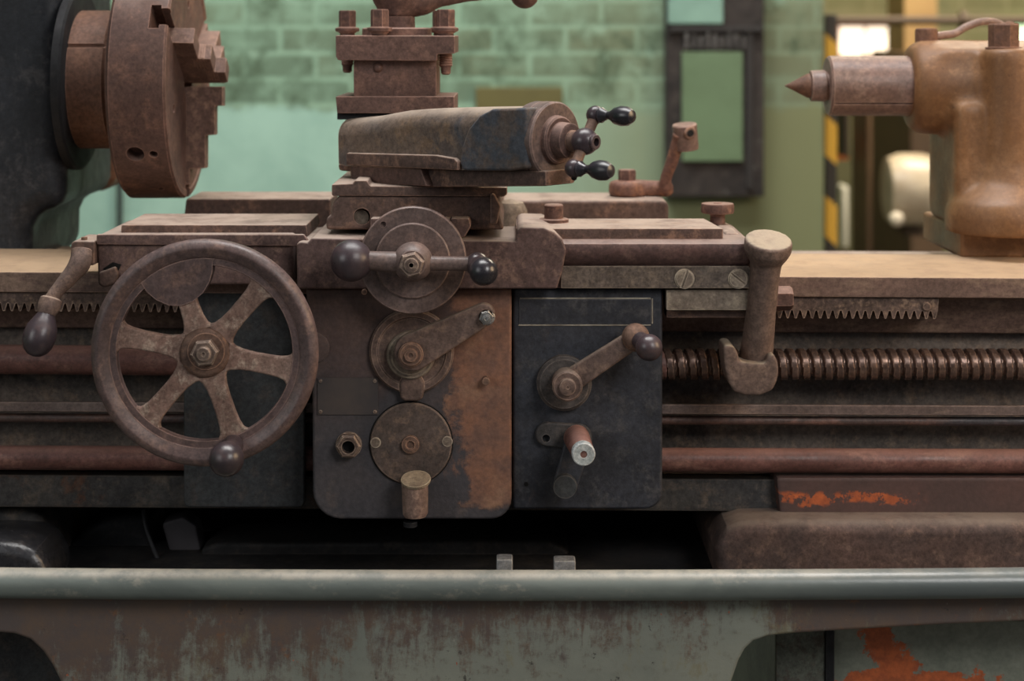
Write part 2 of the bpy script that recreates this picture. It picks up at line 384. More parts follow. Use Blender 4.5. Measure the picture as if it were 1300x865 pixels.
def plain(name, c, rough=.7, c2=None, sc=6, emis=0):
    t = NT(name)
    if c2: t.l(t.mix(t.mr(t.noise(sc, 6, .6), .35, .65), c, c2), t.p.inputs['Base Color'])
    else: t.p.inputs['Base Color'].default_value = lin(c)
    t.p.inputs['Roughness'].default_value = rough
    if emis:
        t.p.inputs['Emission Color'].default_value = lin(c); t.p.inputs['Emission Strength'].default_value = emis
    return t.m
def wall_mat(name, zb, plaster, plaster2, brickA, brickB, mortar, seed=0):
    t = NT(name)
    x, y, z = t.sep()
    cmb = t.n.new('ShaderNodeCombineXYZ'); t.l(x, cmb.inputs[0]); t.l(z, cmb.inputs[1])
    br = t.n.new('ShaderNodeTexBrick'); t.l(cmb.outputs[0], br.inputs['Vector'])
    br.inputs['Scale'].default_value = 1.0; br.inputs['Brick Width'].default_value = .20; br.inputs['Row Height'].default_value = .073
    br.inputs['Mortar Size'].default_value = .008; br.inputs['Mortar Smooth'].default_value = .4
    br.inputs['Color1'].default_value = lin(brickA); br.inputs['Color2'].default_value = lin(brickB); br.inputs['Mortar'].default_value = lin(mortar)
    n = t.noise(3.4, 8, .7, None, .4); n2 = t.noise(9, 8, .7)
    bc = t.mix(t.mr(n2, .42, .66, 0, .75), br.outputs['Color'], mortar)
    bc = t.mix(t.mr(t.noise(5, 6, .6, t.map((1, 1, .35), (5, 0, 3))), .58, .7, 0, .8), bc, (58, 72, 44))
    pl = t.mix(t.mr(n, .35, .65), plaster, plaster2)
    if not seed:
        pl = t.mix(t.mr(x, .1, 1.5), pl, (112, 116, 76))
        bc = t.mix(t.mr(x, .4, 1.7, 0, .65), bc, (112, 112, 78))
        bc = t.mix(t.mr(t.noise(4.2, 7, .75, t.map((1, 1, 1), (9, 0, 2))), .5, .62, 0, .75), bc, (60, 78, 52))
        bc = t.mix(t.mr(t.noise(7, 7, .7, t.map((1, 1, 1), (1, 0, 6))), .56, .66, 0, .6), bc, (134, 166, 138))
    m = t.mr(t.math('ADD', z, t.math('MULTIPLY', t.math('SUBTRACT', n2, .5), .10)), zb - .012, zb + .012)
    c = t.mix(m, pl, bc)
    t.l(c, t.p.inputs['Base Color']); t.p.inputs['Roughness'].default_value = .8
    t.bump(t.math('ADD', n2, t.math('MULTIPLY', t.math('MULTIPLY', br.outputs['Fac'], m), -.6)), .3, .006)
    return t.m

# ------------------------------------------------------------------ the room
YW = 2.6; YF = 5.2
fl = MB(); fl.box(-5, 8, -5, 8, -.05, 0, 0)
single('floor', fl, cast('floor_concrete', (88, 84, 78), (72, 70, 66), (98, 92, 84), scale=2, fine=30), 'oil-stained grey concrete workshop floor', 'floor', kind='structure')
pw = W(1046, 0, YW)
w = MB(); w.box(-4.5, pw.x, YW, YW + .25, 0, 4.2, .004)
zb = W(0, 138, YW).z
o = link('wall_back', w, wall_mat('painted_wall', zb, (142, 178, 158), (126, 162, 144), (86, 110, 86), (94, 108, 80), (120, 152, 124)))
o['kind'] = 'structure'; o['label'] = 'mint green wall, plaster below and painted brick above'; o['category'] = 'wall'; o['_o'] = (0, 0, 0)
w = MB(); w.box(pw.x, 8, YF, YF + .25, 0, 4.2, .004)
o = link('wall_far', w, wall_mat('far_wall_paint', 1.0, (112, 108, 70), (96, 96, 62), (104, 104, 66), (92, 90, 56), (116, 112, 78), 1))
o['kind'] = 'structure'; o['label'] = 'olive wall of the next bay, far behind the tailstock'; o['category'] = 'wall'; o['_o'] = (0, 0, 0)
w = MB(); w.box(pw.x - .02, pw.x + .0, YW + .25, YF, 0, 4.2, 0)
o = link('wall_side', w, plain('side_wall_paint', (90, 104, 76), .8, (76, 88, 62))); o['kind'] = 'structure'
w = MB(); w.box(-4.6, -4.4, -5, YW, 0, 4.2, 0)
o = link('wall_left', w, plain('left_wall_paint', (120, 160, 136), .8, (110, 150, 126))); o['kind'] = 'structure'

def wpx(mb, x0, y0, x1, y1, Y, Y1, bev=.003): return mb.rect(x0, y0, x1, y1, Y, Y1, bev)
# glazing of the far wall
for i, (x0, y0, x1, y1, c, c2, st) in enumerate(((1066, 34, 1136, 80, (255, 236, 206), (150, 104, 84), 1.6), (1284, 33, 1345, 70, (236, 250, 214), (120, 200, 120), 1.6))):
    t = thing('window_%d' % (i + 1), W((x0 + x1) / 2, y1, YF), ('small bright square window above the quill', 'bright greenish window at the right border')[i], 'window')
    t['kind'] = 'structure'
    m = MB(); m.rect(x0, y0, x1, y1 - 10, YF - .03, YF - .005, .002); link('window_pane', m, plain('pane_glow_%d' % i, c, .4, emis=st), t)
    m = MB()
    m.rect(x0 - 3, y0 - 4, x1 + 3, y0, YF - .06, YF, .003); m.rect(x0 - 3, y1 - 10, x1 + 3, y1 + 2, YF - .08, YF, .003)
    m.rect(x0 - 3, y0, x0, y1 - 10, YF - .06, YF, .003); m.rect(x1, y0, x1 + 3, y1 - 10, YF - .06, YF, .003)
    mid = x0 + (x1 - x0) * .48; m.rect(mid - .6, y0, mid + .6, y1 - 10, YF - .06, YF - .03, 0)
    link('window_frame', m, plain('window_frame_paint_%d' % i, c2, .6), t)

# ------------------------------------------------------------------ background things
YB = YW - .06
t = thing('electrical_cabinet', W(908, 250, YW), 'dark framed cabinet with green door and pale glass top on the mint wall', 'cabinet')
m = MB(); m.rect(846, -60, 970, 250, YB - .02, YW - .002, .004); ob = link('casing', m, cast('cabinet_frame', (46, 38, 34), (34, 28, 26), (62, 54, 48), scale=12, patches=(((140, 138, 128), 34, .66, .70),), edge=0), t)
m = MB(); m.rect(866, 66, 943, 205, YB - .035, YB - .018, .003); link('door', m, plain('cabinet_door', (90, 114, 78), .6, (82, 104, 70)), t)
m = MB(); m.rect(848, -60, 918, 30, YB - .035, YB - .018, .003); link('glass_panel', m, plain('cabinet_glass', (120, 156, 138), .3, (108, 142, 126)), t)
m = MB()
for k in range(9): m.rect(870 + k * 9, 42 + (k % 3) * 2, 874 + k * 9, 62, YB - .04, YB - .018, .002)
link('terminal_strip', m, plain('terminals', (96, 92, 88), .5, (50, 46, 44), 30), t)
m = MB(); m.rect(850, 34, 968, 40, YB - .04, YB - .018, .002); m.rect(948, 40, 956, 240, YB - .032, YB - .018, .002)
link('cable_duct', m, plain('duct_dark', (34, 30, 28), .6), t)
m = MB(); m.rect(604, 111, 714, 142, YB + .03, YW - .002, .003)
single('wall_plaque', m, plain('plaque_olive', (92, 84, 36), .6, (80, 72, 30), 5), 'olive brown painted plaque on the brick wall behind the slide', 'plaque')
m = MB(); m.tube([W(152, 200, YW - .03), W(152, 40 + 1300 / (S(YW - .03) * 1000) - 1, YW - .03)], .008, 12)
single('conduit_pipe', m, plain('conduit_black', (26, 30, 30), .5), 'thin black conduit running down the mint wall below the chuck', 'pipe')
# hazard striped post
def hazard():
    t = NT('hazard_stripes'); x, y, z = t.sep()
    v = t.math('FRACT', t.math('MULTIPLY', t.math('ADD', z, t.math('MULTIPLY', x, .9)), 4.3))
    c = t.mix(t.math('GREATER_THAN', v, .5), (214, 158, 34), (44, 38, 30))
    t.l(c, t.p.inputs['Base Color']); t.p.inputs['Roughness'].default_value = .6; return t.m
Yh = YW + .1
p = W(1054, 0, Yh)
m = MB(); m.box(W(1048, 0, Yh).x, W(1063, 0, Yh).x, Yh, Yh + .06, 0, W(0, 18, Yh).z, .004)
single('hazard_post', m, hazard(), 'yellow and black striped post at the end of the mint wall', 'post')
Yc = 4.4
def bgbox(name, rects, Y, dep, mat, label, cat, bev=.006):
    m = MB()
    for x0, y0, x1, y1 in rects:
        a = W(x0, y0, Y); b = W(x1, y1 if y1 else 0, Y); a.x = W(x0, 0, Y + dep).x
        z0 = 0 if y1 is None else b.z
        m.box(a.x, b.x, Y, Y + dep, z0, a.z, bev)
    return single(name, m, mat, label, cat)
m = MB(); m.tube([W(1008, 26, 3.9), W(1340, 26, 3.9)], .016, 14); m.cyl(W(1012, 26, 3.9), (1, 0, 0), .038, .03, 20); m.cyl(W(1219, 26, 3.9), (1, 0, 0), .034, .02, 20)
single('overhead_pipe', m, plain('pipe_dark', (74, 54, 34), .6), 'dark flanged pipe crossing behind the tailstock top', 'pipe')
bgbox('wooden_crate', [(1126, -120, 1190, 66)], 4.4, .3, plain('crate_tan', (176, 140, 84), .7, (158, 122, 72), 3), 'broad tan wooden crate on the machine behind the quill', 'crate')
tt = thing('drill_press', W(1110, 400, 3.4), 'brown upright machine tool seen under the quill', 'machine')
tt.location.z = 0; tt['_o'] = tuple(tt.location)
def zbox(m, x0, y0, x1, y1, Y, dep, bev=.006):
    a = W(x0, y0, Y); b = W(x1, 0 if y1 is None else y1, Y); a.x = min(W(x0, 0, Y + dep).x, b.x - .02); m.box(a.x, b.x, Y, Y + dep, 0 if y1 is None else b.z, a.z, bev)
m = MB(); zbox(m, 1082, 140, 1108, None, 3.4, .25, .02); link('machine_column', m, plain('press_column', (112, 82, 52), .6, (92, 66, 42)), tt)
m = MB(); zbox(m, 1104, 66, 1200, None, 4.1, .7, .02); link('machine_body', m, plain('press_brown', (92, 66, 40), .6, (76, 56, 36)), tt)
m = MB(); zbox(m, 1066, 120, 1079, 200, 3.4, .15, .02); link('side_casing', m, plain('casing_dark', (60, 46, 34), .6), tt)
m = MB(); zbox(m, 1128, 272, 1175, 300, 3.4, .2, .01); link('machine_table', m, plain('press_dark', (66, 50, 34), .6), tt)
m = MB(); m.rev([(0, .05), (.01, .10), (.05, .115), (.12, .115), (.17, .10), (.18, .05)], W(1122, 240, 3.3), (1, 0, 0), 36, sx=1)
link('belt_drum', m, plain('drum_grey', (196, 180, 152), .35, (160, 142, 116)), tt)
m = MB(); m.ball(W(1138, 278, 3.2), .024); link('hand_knob', m, plain('knob_pale', (214, 200, 176), .25), tt)
m = MB(); m.rev([(0, .024), (.07, .024), (.075, .018)], W(1069, 203, 3.6), (0, 0, 1), 20)
single('orange_cap', m, plain('cap_orange', (214, 112, 52), .5), 'small orange cap beside the striped post', 'cap')
bgbox('white_canister', [(1062, 236, 1078, 316)], 3.9, .10, plain('canister_white', (226, 222, 204), .4), 'white canister standing behind the striped post', 'canister', .02)
m = MB(); m.tube([W(1070, 318, 3.9), W(1070, 600, 3.9)], .02, 12); 
single('canister_stand', m, plain('stand_dark', (60, 48, 36), .6), 'dark stand rod under the white canister', 'stand')

# ------------------------------------------------------------------ lathe bed
bed = thing('lathe_bed', (CX, .3, 0), 'long brown lathe bed with dusty flat way and toothed rack', 'lathe bed')
bed.location.z = .56; bed['_o'] = tuple(bed.location)
XL, XR = -420, 1760
m = MB(); m.beam([(.05, 349), (.262, 349 - 29.5), (.262, 420), (.11, 420), (.09, 376), (.05, 375)], XL, XR, bev=.0025); link('front_way', m, M['way'], bed)
zr = W(0, 316, .42)
m = MB(); m.beam([(.40, 323.5), (.47, 316.0), (.47, 400), (.40, 400)], XL, XR, bev=.003); link('rear_way', m, M['slide'], bed)
m = MB(); m.beam([(.13, 378), (.25, 378), (.25, 600), (.13, 600)], XL, XR, .006, 0); link('bed_wall', m, M['bedwall'], bed)
m = MB(); m.beam([(.095, 606), (.13, 602), (.50, 590), (.50, 600), (.095, 649)], XL, 1010, .006, .006); link('lower_ledge', m, M['bedlow'], bed)
m = MB(); m.beam([(.40, 400), (.50, 400), (.50, 600), (.40, 600)], XL, XR, .006, 0); link('rear_wall', m, M['bedlow'], bed)
m = MB(); m.prism([(840, 604), (2000, 604), (2000, 622), (1080, 619), (1000, 612), (990, 640), (840, 645)], .093, .4, .004); m.bm.clear()
m.prism([(985, 606), (1900, 606), (1900, 668), (1002, 670), (990, 656)], .075, .45, .006); link('bed_pad', m, M['bedpad'], bed)
# racks
def rack(x0, x1, ytop, yroot, ytip, Y, pitch=10.35):
    pts = [(x0, ytop)]; bot = []
    n = int((x1 - x0) / pitch)
    for k in range(n):
        a = x0 + k * pitch; bot += [(a + .8, yroot), (a + 3.4, ytip), (a + 5.8, ytip), (a + 9.0, yroot)]
    end = x0 + n * pitch
    pts = [(x0, ytop), (end, ytop)] + bot[::-1]
    m = MB(); m.prism([(x, y + (x - 650) * .006) for x, y in pts], Y, Y + .05, 0); return m
link('rack', rack(985, 1192, 374, 392, 402, .056), M['rack'], bed)
link('rack', rack(-300, 330, 371, 389, 399, .056), M['rack'], bed)
m = MB()
for px in (1176,): m.cyl(W(px, 389, .056), (0, -1, 0), .006, .003, 20)
link('rack_screw', m, M['rack'], bed)
# feet of the bed
m = MB(); m.prism([(908, 700), (912, 684), (925, 672), (946, 664), (1000, 663), (1900, 664), (1900, 800), (914, 800)], .03, .45, .022, 5); m.bm.faces.ensure_lookup_table()
link('bed_foot', lift(m, .5865), M['foot'], bed)
m = MB(); m.prism([(-400, 640), (40, 648), (60, 668), (66, 700), (70, 800), (-400, 800)], .12, .45, .02, 4); link('bed_foot', lift(m, .5865), M['bedlow'], bed)

# rods along the bed
def rodline(name, py, r, mat, label, x0=-420, x1=1760, Y=.085, slope=.0082):
    a = W(x0, py + (x0 - 650) * slope, Y); b = W(x1, py + (x1 - 650) * slope, Y)
    m = MB(); m.tube([a, b], r, 32, 1); return single(name, m, mat, label, 'rod')
rodline('control_rod', 583.5, .0158, M['redrod'], 'reddish round rod running low along the whole bed', slope=.0035)
t = thing('feed_bar', W(650, 530, .085), 'flat grey double bar running between the lead screw and the lowest rod', 'bar')
m = MB(); m.beam([(.075, 513), (.095, 512), (.095, 525.5), (.075, 525)], XL, XR, .004, .001); link('square_bar', m, M['bar'], t)
m = MB(); m.tube([W(-420, 529, .09), W(1760, 537, .09)], .0058, 20, 1); link('round_bar', m, M['steel'] if False else M['darkrod'], t)
t = thing('lead_screw', W(650, 462, .085), 'thick lead screw with square thread passing behind the apron', 'screw')
sl = .006
m = MB(); m.tube([W(-420, 456 - 3, .085), W(845, 463, .085)], .0192, 32, 1); link('smooth_shaft', m, M['redrod'], t)
m = MB(); b = m.bm
x0 = W(838, 0, .085).x; x1 = W(1760, 0, .085).x; pitch = .0148; nth = 28; sub = 10
nx = int((x1 - x0) / pitch * sub); ring0 = None
zc0 = W(0, 462.5, .085).z
for i in range(nx + 1):
    x = x0 + i * pitch / sub; ring = []
    zc = zc0
    for k in range(nth):
        a = 2 * PI * k / nth; u = ((x - x0) / pitch - k / nth) % 1.0
        if u < .60: r = .0205
        elif u < .68: r = .0205 - (u - .60) / .08 * .0052
        elif u < .92: r = .0153
        else: r = .0153 + (u - .92) / .08 * .0052
        ring.append(b.verts.new((x, .085 + math.cos(a) * r, zc + math.sin(a) * r)))
    if ring0:
        for k in range(nth): b.faces.new((ring0[k], ring0[(k + 1) % nth], ring[(k + 1) % nth], ring[k]))
    ring0 = ring
bmesh.ops.recalc_face_normals(b, faces=b.faces)
link('thread', m, M['screw'], t, 40)

# ------------------------------------------------------------------ machine base
Yp = -.10
base = thing('lathe_stand', (CX, .1, 0), 'grey-green cast base with worn paint, arched openings and chip tray', 'machine base')
zf = 0.0
def base_front():
    ob = []
    poly = [(-520, 752), (1800, 752)]
    bot = 40 + 1300 / (S(Yp) * 1000) 
    poly += [(1800, 787), (1300, 790), (1200, 794), (1063, 802), (1000, 806), (975, 809), (957, 815), (946, 825), (938, 840), (929, 866), (915, 905), (905, bot - 1)]
    poly += [(112, bot - 1), (95, 905), (76, 866), (66, 846), (54, 828), (38, 813), (18, 806), (0, 804.5), (-520, 800)]
    return poly
m = MB(); m.prism(base_front(), Yp, Yp + .035, .005, 3); link('front_panel', m, M['base'], base)
m = MB(); pts = []
for k in range(13):
    x = -520 + k * 193.3; u = (x - 640) / 650; pts.append(W(x, 743.5 - 3.2 * u * u if abs(u) < 1.2 else 743.5 - 4.6, -.118))
m.tube(pts, .0178, 24, 4); link('rim_rail', m, rail_mat(), base)
m = MB()
zt = W(0, 745, -.1).z
m.box(-.62, 2.0, -.064, .62, .572, .586, .003)     # tray floor
m.box(-.62, 2.0, .60, .62, .58, .64, .003); m.box(-.62, 2.0, -.064, -.055, .58, zt - .004, 0)
link('chip_tray', m, M['tray'], base)
m = MB(); m.box(W(984, 0, 0).x, 2.0, .0, .55, 0.0, .571, .004); link('pedestal', m, M['recess'], base)
m = MB(); m.box(-.62, W(150, 0, 0).x, .0, .55, 0.0, .571, .004); link('pedestal', m, M['leftbox'], base)
m = MB(); m.rect(1048, 800, 1060, 1300, -.012, .01, .004); link('groove_strip', m, M['black'], base)  # black strip stands in for the shade of an upright groove
m = MB(); m.rect(985, 790, 1048, 1300, -.006, .0, .003); link('pedestal_door', m, M['recess2'], base)

# odds and ends in the chip tray
m = MB(); m.prism([(255, 697), (275, 690), (700, 688), (722, 700), (722, 760), (255, 760)], .16, .26, .006, 3)
m.prism([(255, 672), (700, 668), (706, 684), (262, 688)], .27, .31, .004); 
single('cross_brace', lift(m, .5865), M['tray'], 'dark crusted cross member lying in the tray under the apron', 'brace')
m = MB(); m.prism([(-120, 730), (-120, 690), (0, 689), (24, 692), (44, 700), (56, 712), (62, 735), (62, 780), (-120, 780)], .02, .14, .018, 5)
single('sump_cover', lift(m, .5865), M['sumpl'], 'glossy dark rounded cover at the left end of the chip tray', 'cover')
m = MB(); m.prism([(205, 664), (232, 656), (250, 668), (255, 735), (258, 790), (214, 790)], .18, .22, .006)
single('tray_plate', lift(m, .5865), plain('tray_plate_grey', (84, 80, 84), .6, (70, 66, 70)), 'grey upright plate in the shade left under the apron', 'plate')
m = MB(); m.tube([W(182, 648, .17), W(186, 672, .16), W(196, 700, .15), W(207, 728, .14), W(212, 760, .13)], .0028, 10)
single('hanging_cable', m, M['black'], 'thin black cable hanging beside the grey plate', 'cable')
m = MB(); m.prism([(75, 735), (85, 700), (100, 676), (128, 662), (160, 656), (190, 655), (196, 760), (75, 760)], .20, .30, .012, 4)
single('pump_casting', lift(m, .5865), M['black'], 'black rounded casting in the tray left of the cable', 'casting')
for i, (x0, x1, y0) in enumerate(((630, 651, 710.5), (703, 731, 712.5))):
    a = W(x0, y0, .02); b_ = W(x1, y0, .02)
    m = MB(); m.box(a.x, b_.x, .02, .045, .5865, a.z, .003, 2)
    single('grey_block', m, M['greymetal'], ('small pale square block standing in the tray, whiter one', 'wider dull grey block in the tray under the small lever')[i], 'block', 'blocks standing in the chip tray')

# ------------------------------------------------------------------ headstock and chuck
hs = thing('headstock', W(0, 320, .28), 'large blackish blue headstock casting with a brown spindle collar', 'headstock')
Yb = .58; YS = .33
def xb(px, Y=Yb): return CX + (px - 650) / 1000 * ((Y + D0) / D0)
def zb_(py, Y=Yb): return CZ - (py - HZ) / 1000 * ((Y + D0) / D0)
Xs = .0093; zway = .952
poly = [(-.55, 1.62), (Xs, 1.62), (Xs, zb_(222)), (Xs - .006, zb_(234)), (Xs - .018, zb_(240)), (Xs - .030, zb_(243)), (Xs - .042, zb_(250)), (Xs - .049, zb_(262)), (Xs - .051, zway), (-.55, zway)]
m = MB(); m.extr([Vector((x, .265, z)) for x, z in poly], (0, Yb - .265, 0), .075, 8, 50)
link('casting', m, M['headstock'], hs, 40)
m = MB(); m.prism([(96, 120), (146, 120), (149, 170), (149, 205), (146, 226), (139, 238), (128, 243), (96, 243)], Yb + .002, Yb + .10, .012, 4); link('gear_cover', m, M['collar'], hs)
AX = W(650, 101, YS).z; k_ = S(YS) / S(.25)
m = MB(); m.rev([(0, .132), (.010, .132), (.013, .128), (.013, .10)], (Xs, YS, AX), (1, 0, 0), 64); link('bearing_cover', m, cast('cover_black', (26, 26, 29), (20, 20, 23), (34, 32, 33), rough=(.6, .85), edge=0), hs)
m = MB(); m.rev([(0, .101), (.050, .101), (.054, .097), (.062, .097), (.062, .060)], (Xs + .013, YS, AX), (1, 0, 0), 64)
sc_ = link('spindle_collar', m, M['collar'], hs)
c = MB()
for ang in (30, 168, 285):
    a = math.radians(ang); d = Vector((0, -math.cos(a), math.sin(a)))
    p = Vector((Xs + .04, YS, AX)) + d * .101
    c.tube([p + Vector((-.04, 0, 0)), p + Vector((.04, 0, 0))], .0035, 8, 1)
cut(sc_, c)
# chuck
XF = W(240, 0, YS).x; XBk = W(168, 0, YS).x; R = .150 * S(YS) * 1000
ch = thing('lathe_chuck', (XBk, YS, AX - R), 'big round rusty three-jaw chuck on the headstock spindle', 'chuck')
m = MB(); m.rev([(0, R - .006), (.005, R), (XF - XBk - .003, R), (XF - XBk, R - .003), (XF - XBk, R - .012), (XF - XBk - .0015, R - .013), (XF - XBk - .0015, .03), (XF - XBk - .03, .028)], (XBk, YS, AX), (1, 0, 0), 128)
body = link('chuck_body', m, M['chuck'], ch)
m = MB(); m.rev([(-.026, .088), (.001, .088)], (XBk, YS, AX), (1, 0, 0), 48); link('back_flange', m, M['black'], ch)
c = MB()
JA = [-88, 32, 152]
def rad(a): a = math.radians(a); return Vector((0, -math.cos(a), math.sin(a)))
def tan_(a): a = math.radians(a); return Vector((0, math.sin(a), math.cos(a)))
CEN = Vector((XF, YS, AX))
def slotbox(mb, a, r0, r1, hw, x0, x1, bev=0):
    d = rad(a); q = tan_(a)
    pts = [CEN + d * r + q * w_ + Vector((x0, 0, 0)) for r, w_ in ((r0, -hw), (r1, -hw), (r1, hw), (r0, hw))]
    mb.extr(pts, (x1 - x0, 0, 0), bev)
for a in JA:
    slotbox(c, a, .02, .2, .0135, -.012, .02); slotbox(c, a, .02, .2, .019, -.026, -.0118)
cut(body, c)
c = MB()
for a, r_, x_, dep in ((-35, .0125, -.047, .02), (-35, .006, -.022, .012), (85, .0125, -.047, .02), (-62, .004, -.024, .008)):
    d = rad(a); c.cyl(CEN + Vector((x_, 0, 0)) + d * (R - dep), d, r_, .06, 24, 0)
for a in (-20, 92, 212): c.cyl(CEN + rad(a) * .11 + Vector((-.01, 0, 0)), (1, 0, 0), .006, .03, 20, 0)
cut(body, c)
for a in JA:
    d = rad(a); q = tan_(a)
    m = MB()
    prof = [(-.010, .010), (.0495, .010), (.0495, .036), (.039, .037), (.039, .078), (.026, .079), (.026, .125), (.004, .126), (.004, .148), (-.010, .150)]
    if a == 32: prof = [(-.010, .012), (.058, .012), (.058, .040), (.043, .041), (.043, .076), (.026, .077), (.026, .118), (.004, .119), (-.010, .120)]
    prof = [(x * k_, r * k_) for x, r in prof]; pts = [CEN + Vector((x, 0, 0)) + d * r - q * .0125 for x, r in prof]
    m.extr(pts, q * .025, .0012)
    # serrated gripping steps: fine grooves modelled as ridges on the step ends
    for (x0_, x1_, r_) in ((.046, prof[1][0] - .002, .0365), (.030, .041, .0785)):
        for g in range(4):
            x = x0_ - .006 + g * .0032
            if x + .0015 > x1_ + .004: continue
            p0 = CEN + Vector((x, 0, 0)) + d * (r_ + .0002) - q * .0115
            m.extr([p0, p0 + Vector((.0016, 0, 0)), p0 + Vector((.0016, 0, 0)) + d * .0018, p0 + d * .0018], q * .023, 0)
    j = link('jaw', m, M['chuckface'], ch)
    if a == 32:
        c = MB(); p0 = CEN + Vector((.03, 0, 0)) + d * .03 - q * .02
        for k in range(4):
            for r_, xx in ((.020, .034), (.052, .020)):
                pp = CEN + Vector((xx + k * .0042, 0, 0)) + d * r_ - q * .016
                c.extr([pp, pp + Vector((.0014, 0, 0)), pp + Vector((.0014, 0, 0)) + d * .026, pp + d * .026], q * .0055, 0)
        cut(j, c)

# ------------------------------------------------------------------ saddle
sd = thing('saddle', W(540, 366, .2), 'rusty saddle spanning the bed with two dusty wings and bolted plates', 'saddle')
# left wing
m = MB(); m.prism([(122, 299), (372, 299), (372, 362), (152, 362), (150, 352), (134, 362), (124, 356)], .0, .175, .005, 3)
link('left_wing', m, M['saddle'], sd)
m = MB(); m.prism([(398, 302), (660, 302), (660, 340), (398, 340)], .10, .47, .003); link('bridge', m, M['saddle'], sd)
m = MB(); m.prism([(122, 297.5), (386, 297.5), (392, 306), (388, 313), (122, 311)], -.006, .0, .0025, 2); link('wing_lip', m, M['saddle'], sd)
m = MB(); m.prism([(154, 285.5), (389, 285.5), (391, 300), (153, 300)], .03, .165, .002); link('cover_plate', m, M['slide'], sd)
m = MB(); m.prism([(236, 252), (420, 252), (420, 305), (230, 305)], .35, .46, .004); link('rear_bar', m, M['slide'], sd)
# near-black patch painted as the shaded notch in the wing, then the wiper plate
m = MB(); m.prism([(131, 341), (143, 333), (154, 336), (150, 344), (136, 350)], -.001, .02, .0005); link('notch_shade', m, M['hole'], sd)
m = MB(); m.prism([(124, 346), (134, 343), (147, 338), (150, 350), (146, 361), (132, 366), (124, 362)], -.006, .02, .004, 3); link('wiper_plate', m, M['slide'], sd)
# right wing: rounded upper roll and flat lower strip
sec = [(.012, 366), (.004, 365.5), (.004, 338), (-.002, 334), (-.011, 327), (-.014, 318), (-.012, 310), (-.005, 305), (.004, 303.5), (.17, 280), (.17, 340), (.1, 366)]
X0 = W(700, 0, 0).x; X1 = W(955, 0, 0).x
pts = [Vector((X0, Y, W(650, py, Y).z)) for Y, py in sec]
pts[9] = Vector((X0, .17, pts[8].z)); pts[10] = Vector((X0, .17, pts[8].z - .05)); pts[11] = Vector((X0, .10, pts[0].z))
m = MB(); m.extr(pts, (X1 - X0, 0, 0), .0)
bmesh.ops.remove_doubles(m.bm, verts=m.bm.verts, dist=1e-6)
es = [e for e in m.bm.edges if all(abs(v.co.x - X1) < 1e-5 for v in e.verts)]
bmesh.ops.bevel(m.bm, geom=es, offset=.009, segments=4, profile=.5, affect='EDGES', clamp_overlap=True)
link('right_wing', m, cast('wing_rust', (112, 80, 74), (92, 66, 62), (124, 92, 82), scale=10, rough=(.4, .65), spec=.5, dust=(150, 128, 116), dustamt=.7), sd, 40)
m = MB(); m.prism([(712, 338), (951, 338), (953, 342), (952, 364), (949, 366.5), (712, 366.5)], -.0035, .006, .0015); link('gib_plate', m, M['gibgrey'], sd)
m = MB(); m.prism([(655, 290), (918, 290), (918, 304.5), (657, 304.5)], .004, .118, .0022); 
m.bm.verts.ensure_lookup_table()
for v in m.bm.verts:       # the plate narrows toward the back right
    if v.co.y > .09: v.co.x = v.co.x - .012 * max(0, (v.co.x - .75) / .2)
link('cover_plate', m, M['slide'], sd)
m = MB(); m.prism([(633, 254), (845, 254), (849, 262), (849, 300), (633, 300)], .34, .46, .006, 3); link('rear_bar', m, M['slide'], sd)
m = MB(); m.prism([(920, 296), (938, 296), (944, 303), (944, 330), (920, 330)], .05, .18, .005, 3); link('end_boss', m, M['slide'], sd)
def slot_screw(px, py, Y, r, ang, mat, par, prot=.003, name='slotted_screw'):
    m = MB(); m.rev([(0, r * 1.16), (.001, r * 1.16), (.001, r * 1.02), (prot, r * .98), (prot, 0)], W(px, py, Y), (0, -1, 0), 32)
    o = link(name, m, mat, par)
    c = MB(); p = W(px, py, Y); d = Vector((math.cos(ang), 0, math.sin(ang))); q = Vector((-d.z, 0, d.x))
    c.extr([p + d * r * 1.1 + q * r * .13 + Vector((0, -prot - .002, 0)), p - d * r * 1.1 + q * r * .13 + Vector((0, -prot - .002, 0)), p - d * r * 1.1 - q * r * .13 + Vector((0, -prot - .002, 0)), p + d * r * 1.1 - q * r * .13 + Vector((0, -prot - .002, 0))], (0, .0042, 0))
    cut(o, c); return o
slot_screw(869, 354, -.0035, .0110, math.radians(70), M['ledge'], sd)
slot_screw(937, 354, -.0035, .0110, math.radians(-38), M['ledge'], sd)
def bolt(px, py, Y, r, h, par, mat, wr=None, name='hex_bolt', wh=.004, ph=.2):
    "upright bolt whose washer stands at row py"
    m = MB(); p = W(px, py, Y)
    if wr: m.rev([(0, wr), (wh * .7, wr), (wh, wr * .93), (wh, 0)], p, (0, 0, 1), 36)
    m.rev([(0, r), (h - .0015, r), (h, r * .9), (h, 0)], p + Vector((0, 0, wh * .5)), (0, 0, 1), 6, ph)
    return link(name, m, mat, par)
m = MB(); p = W(703, 282, .075); p.z = W(0, 290, .004).z
m.rev([(0, .0195), (.004, .0195), (.005, .018), (.005, .0125), (.022, .0125), (.0235, .011), (.0235, 0)], p, (0, 0, 1), 32); link('cap_screw', m, M['bolt'], sd)
m = MB(); p = W(648, 286, .24); p.z = zway + .03; m.rev([(0, .024), (.03, .024), (.042, .018), (.047, 0)], p + Vector((0, 0, .035)), (0, 0, 1), 28); link('dome_cap', m, M['ledge'], sd)
# centre block
m = MB(); m.prism([(376, 310), (381, 307), (391, 308), (396, 302), (655, 306.5), (656, 293), (662, 288.5), (690, 289), (704, 295), (714, 305), (719, 318), (714, 345), (707, 367), (377, 367)], -.024, .14, .0035, 3)
link('centre_block', m, M['saddle'], sd)
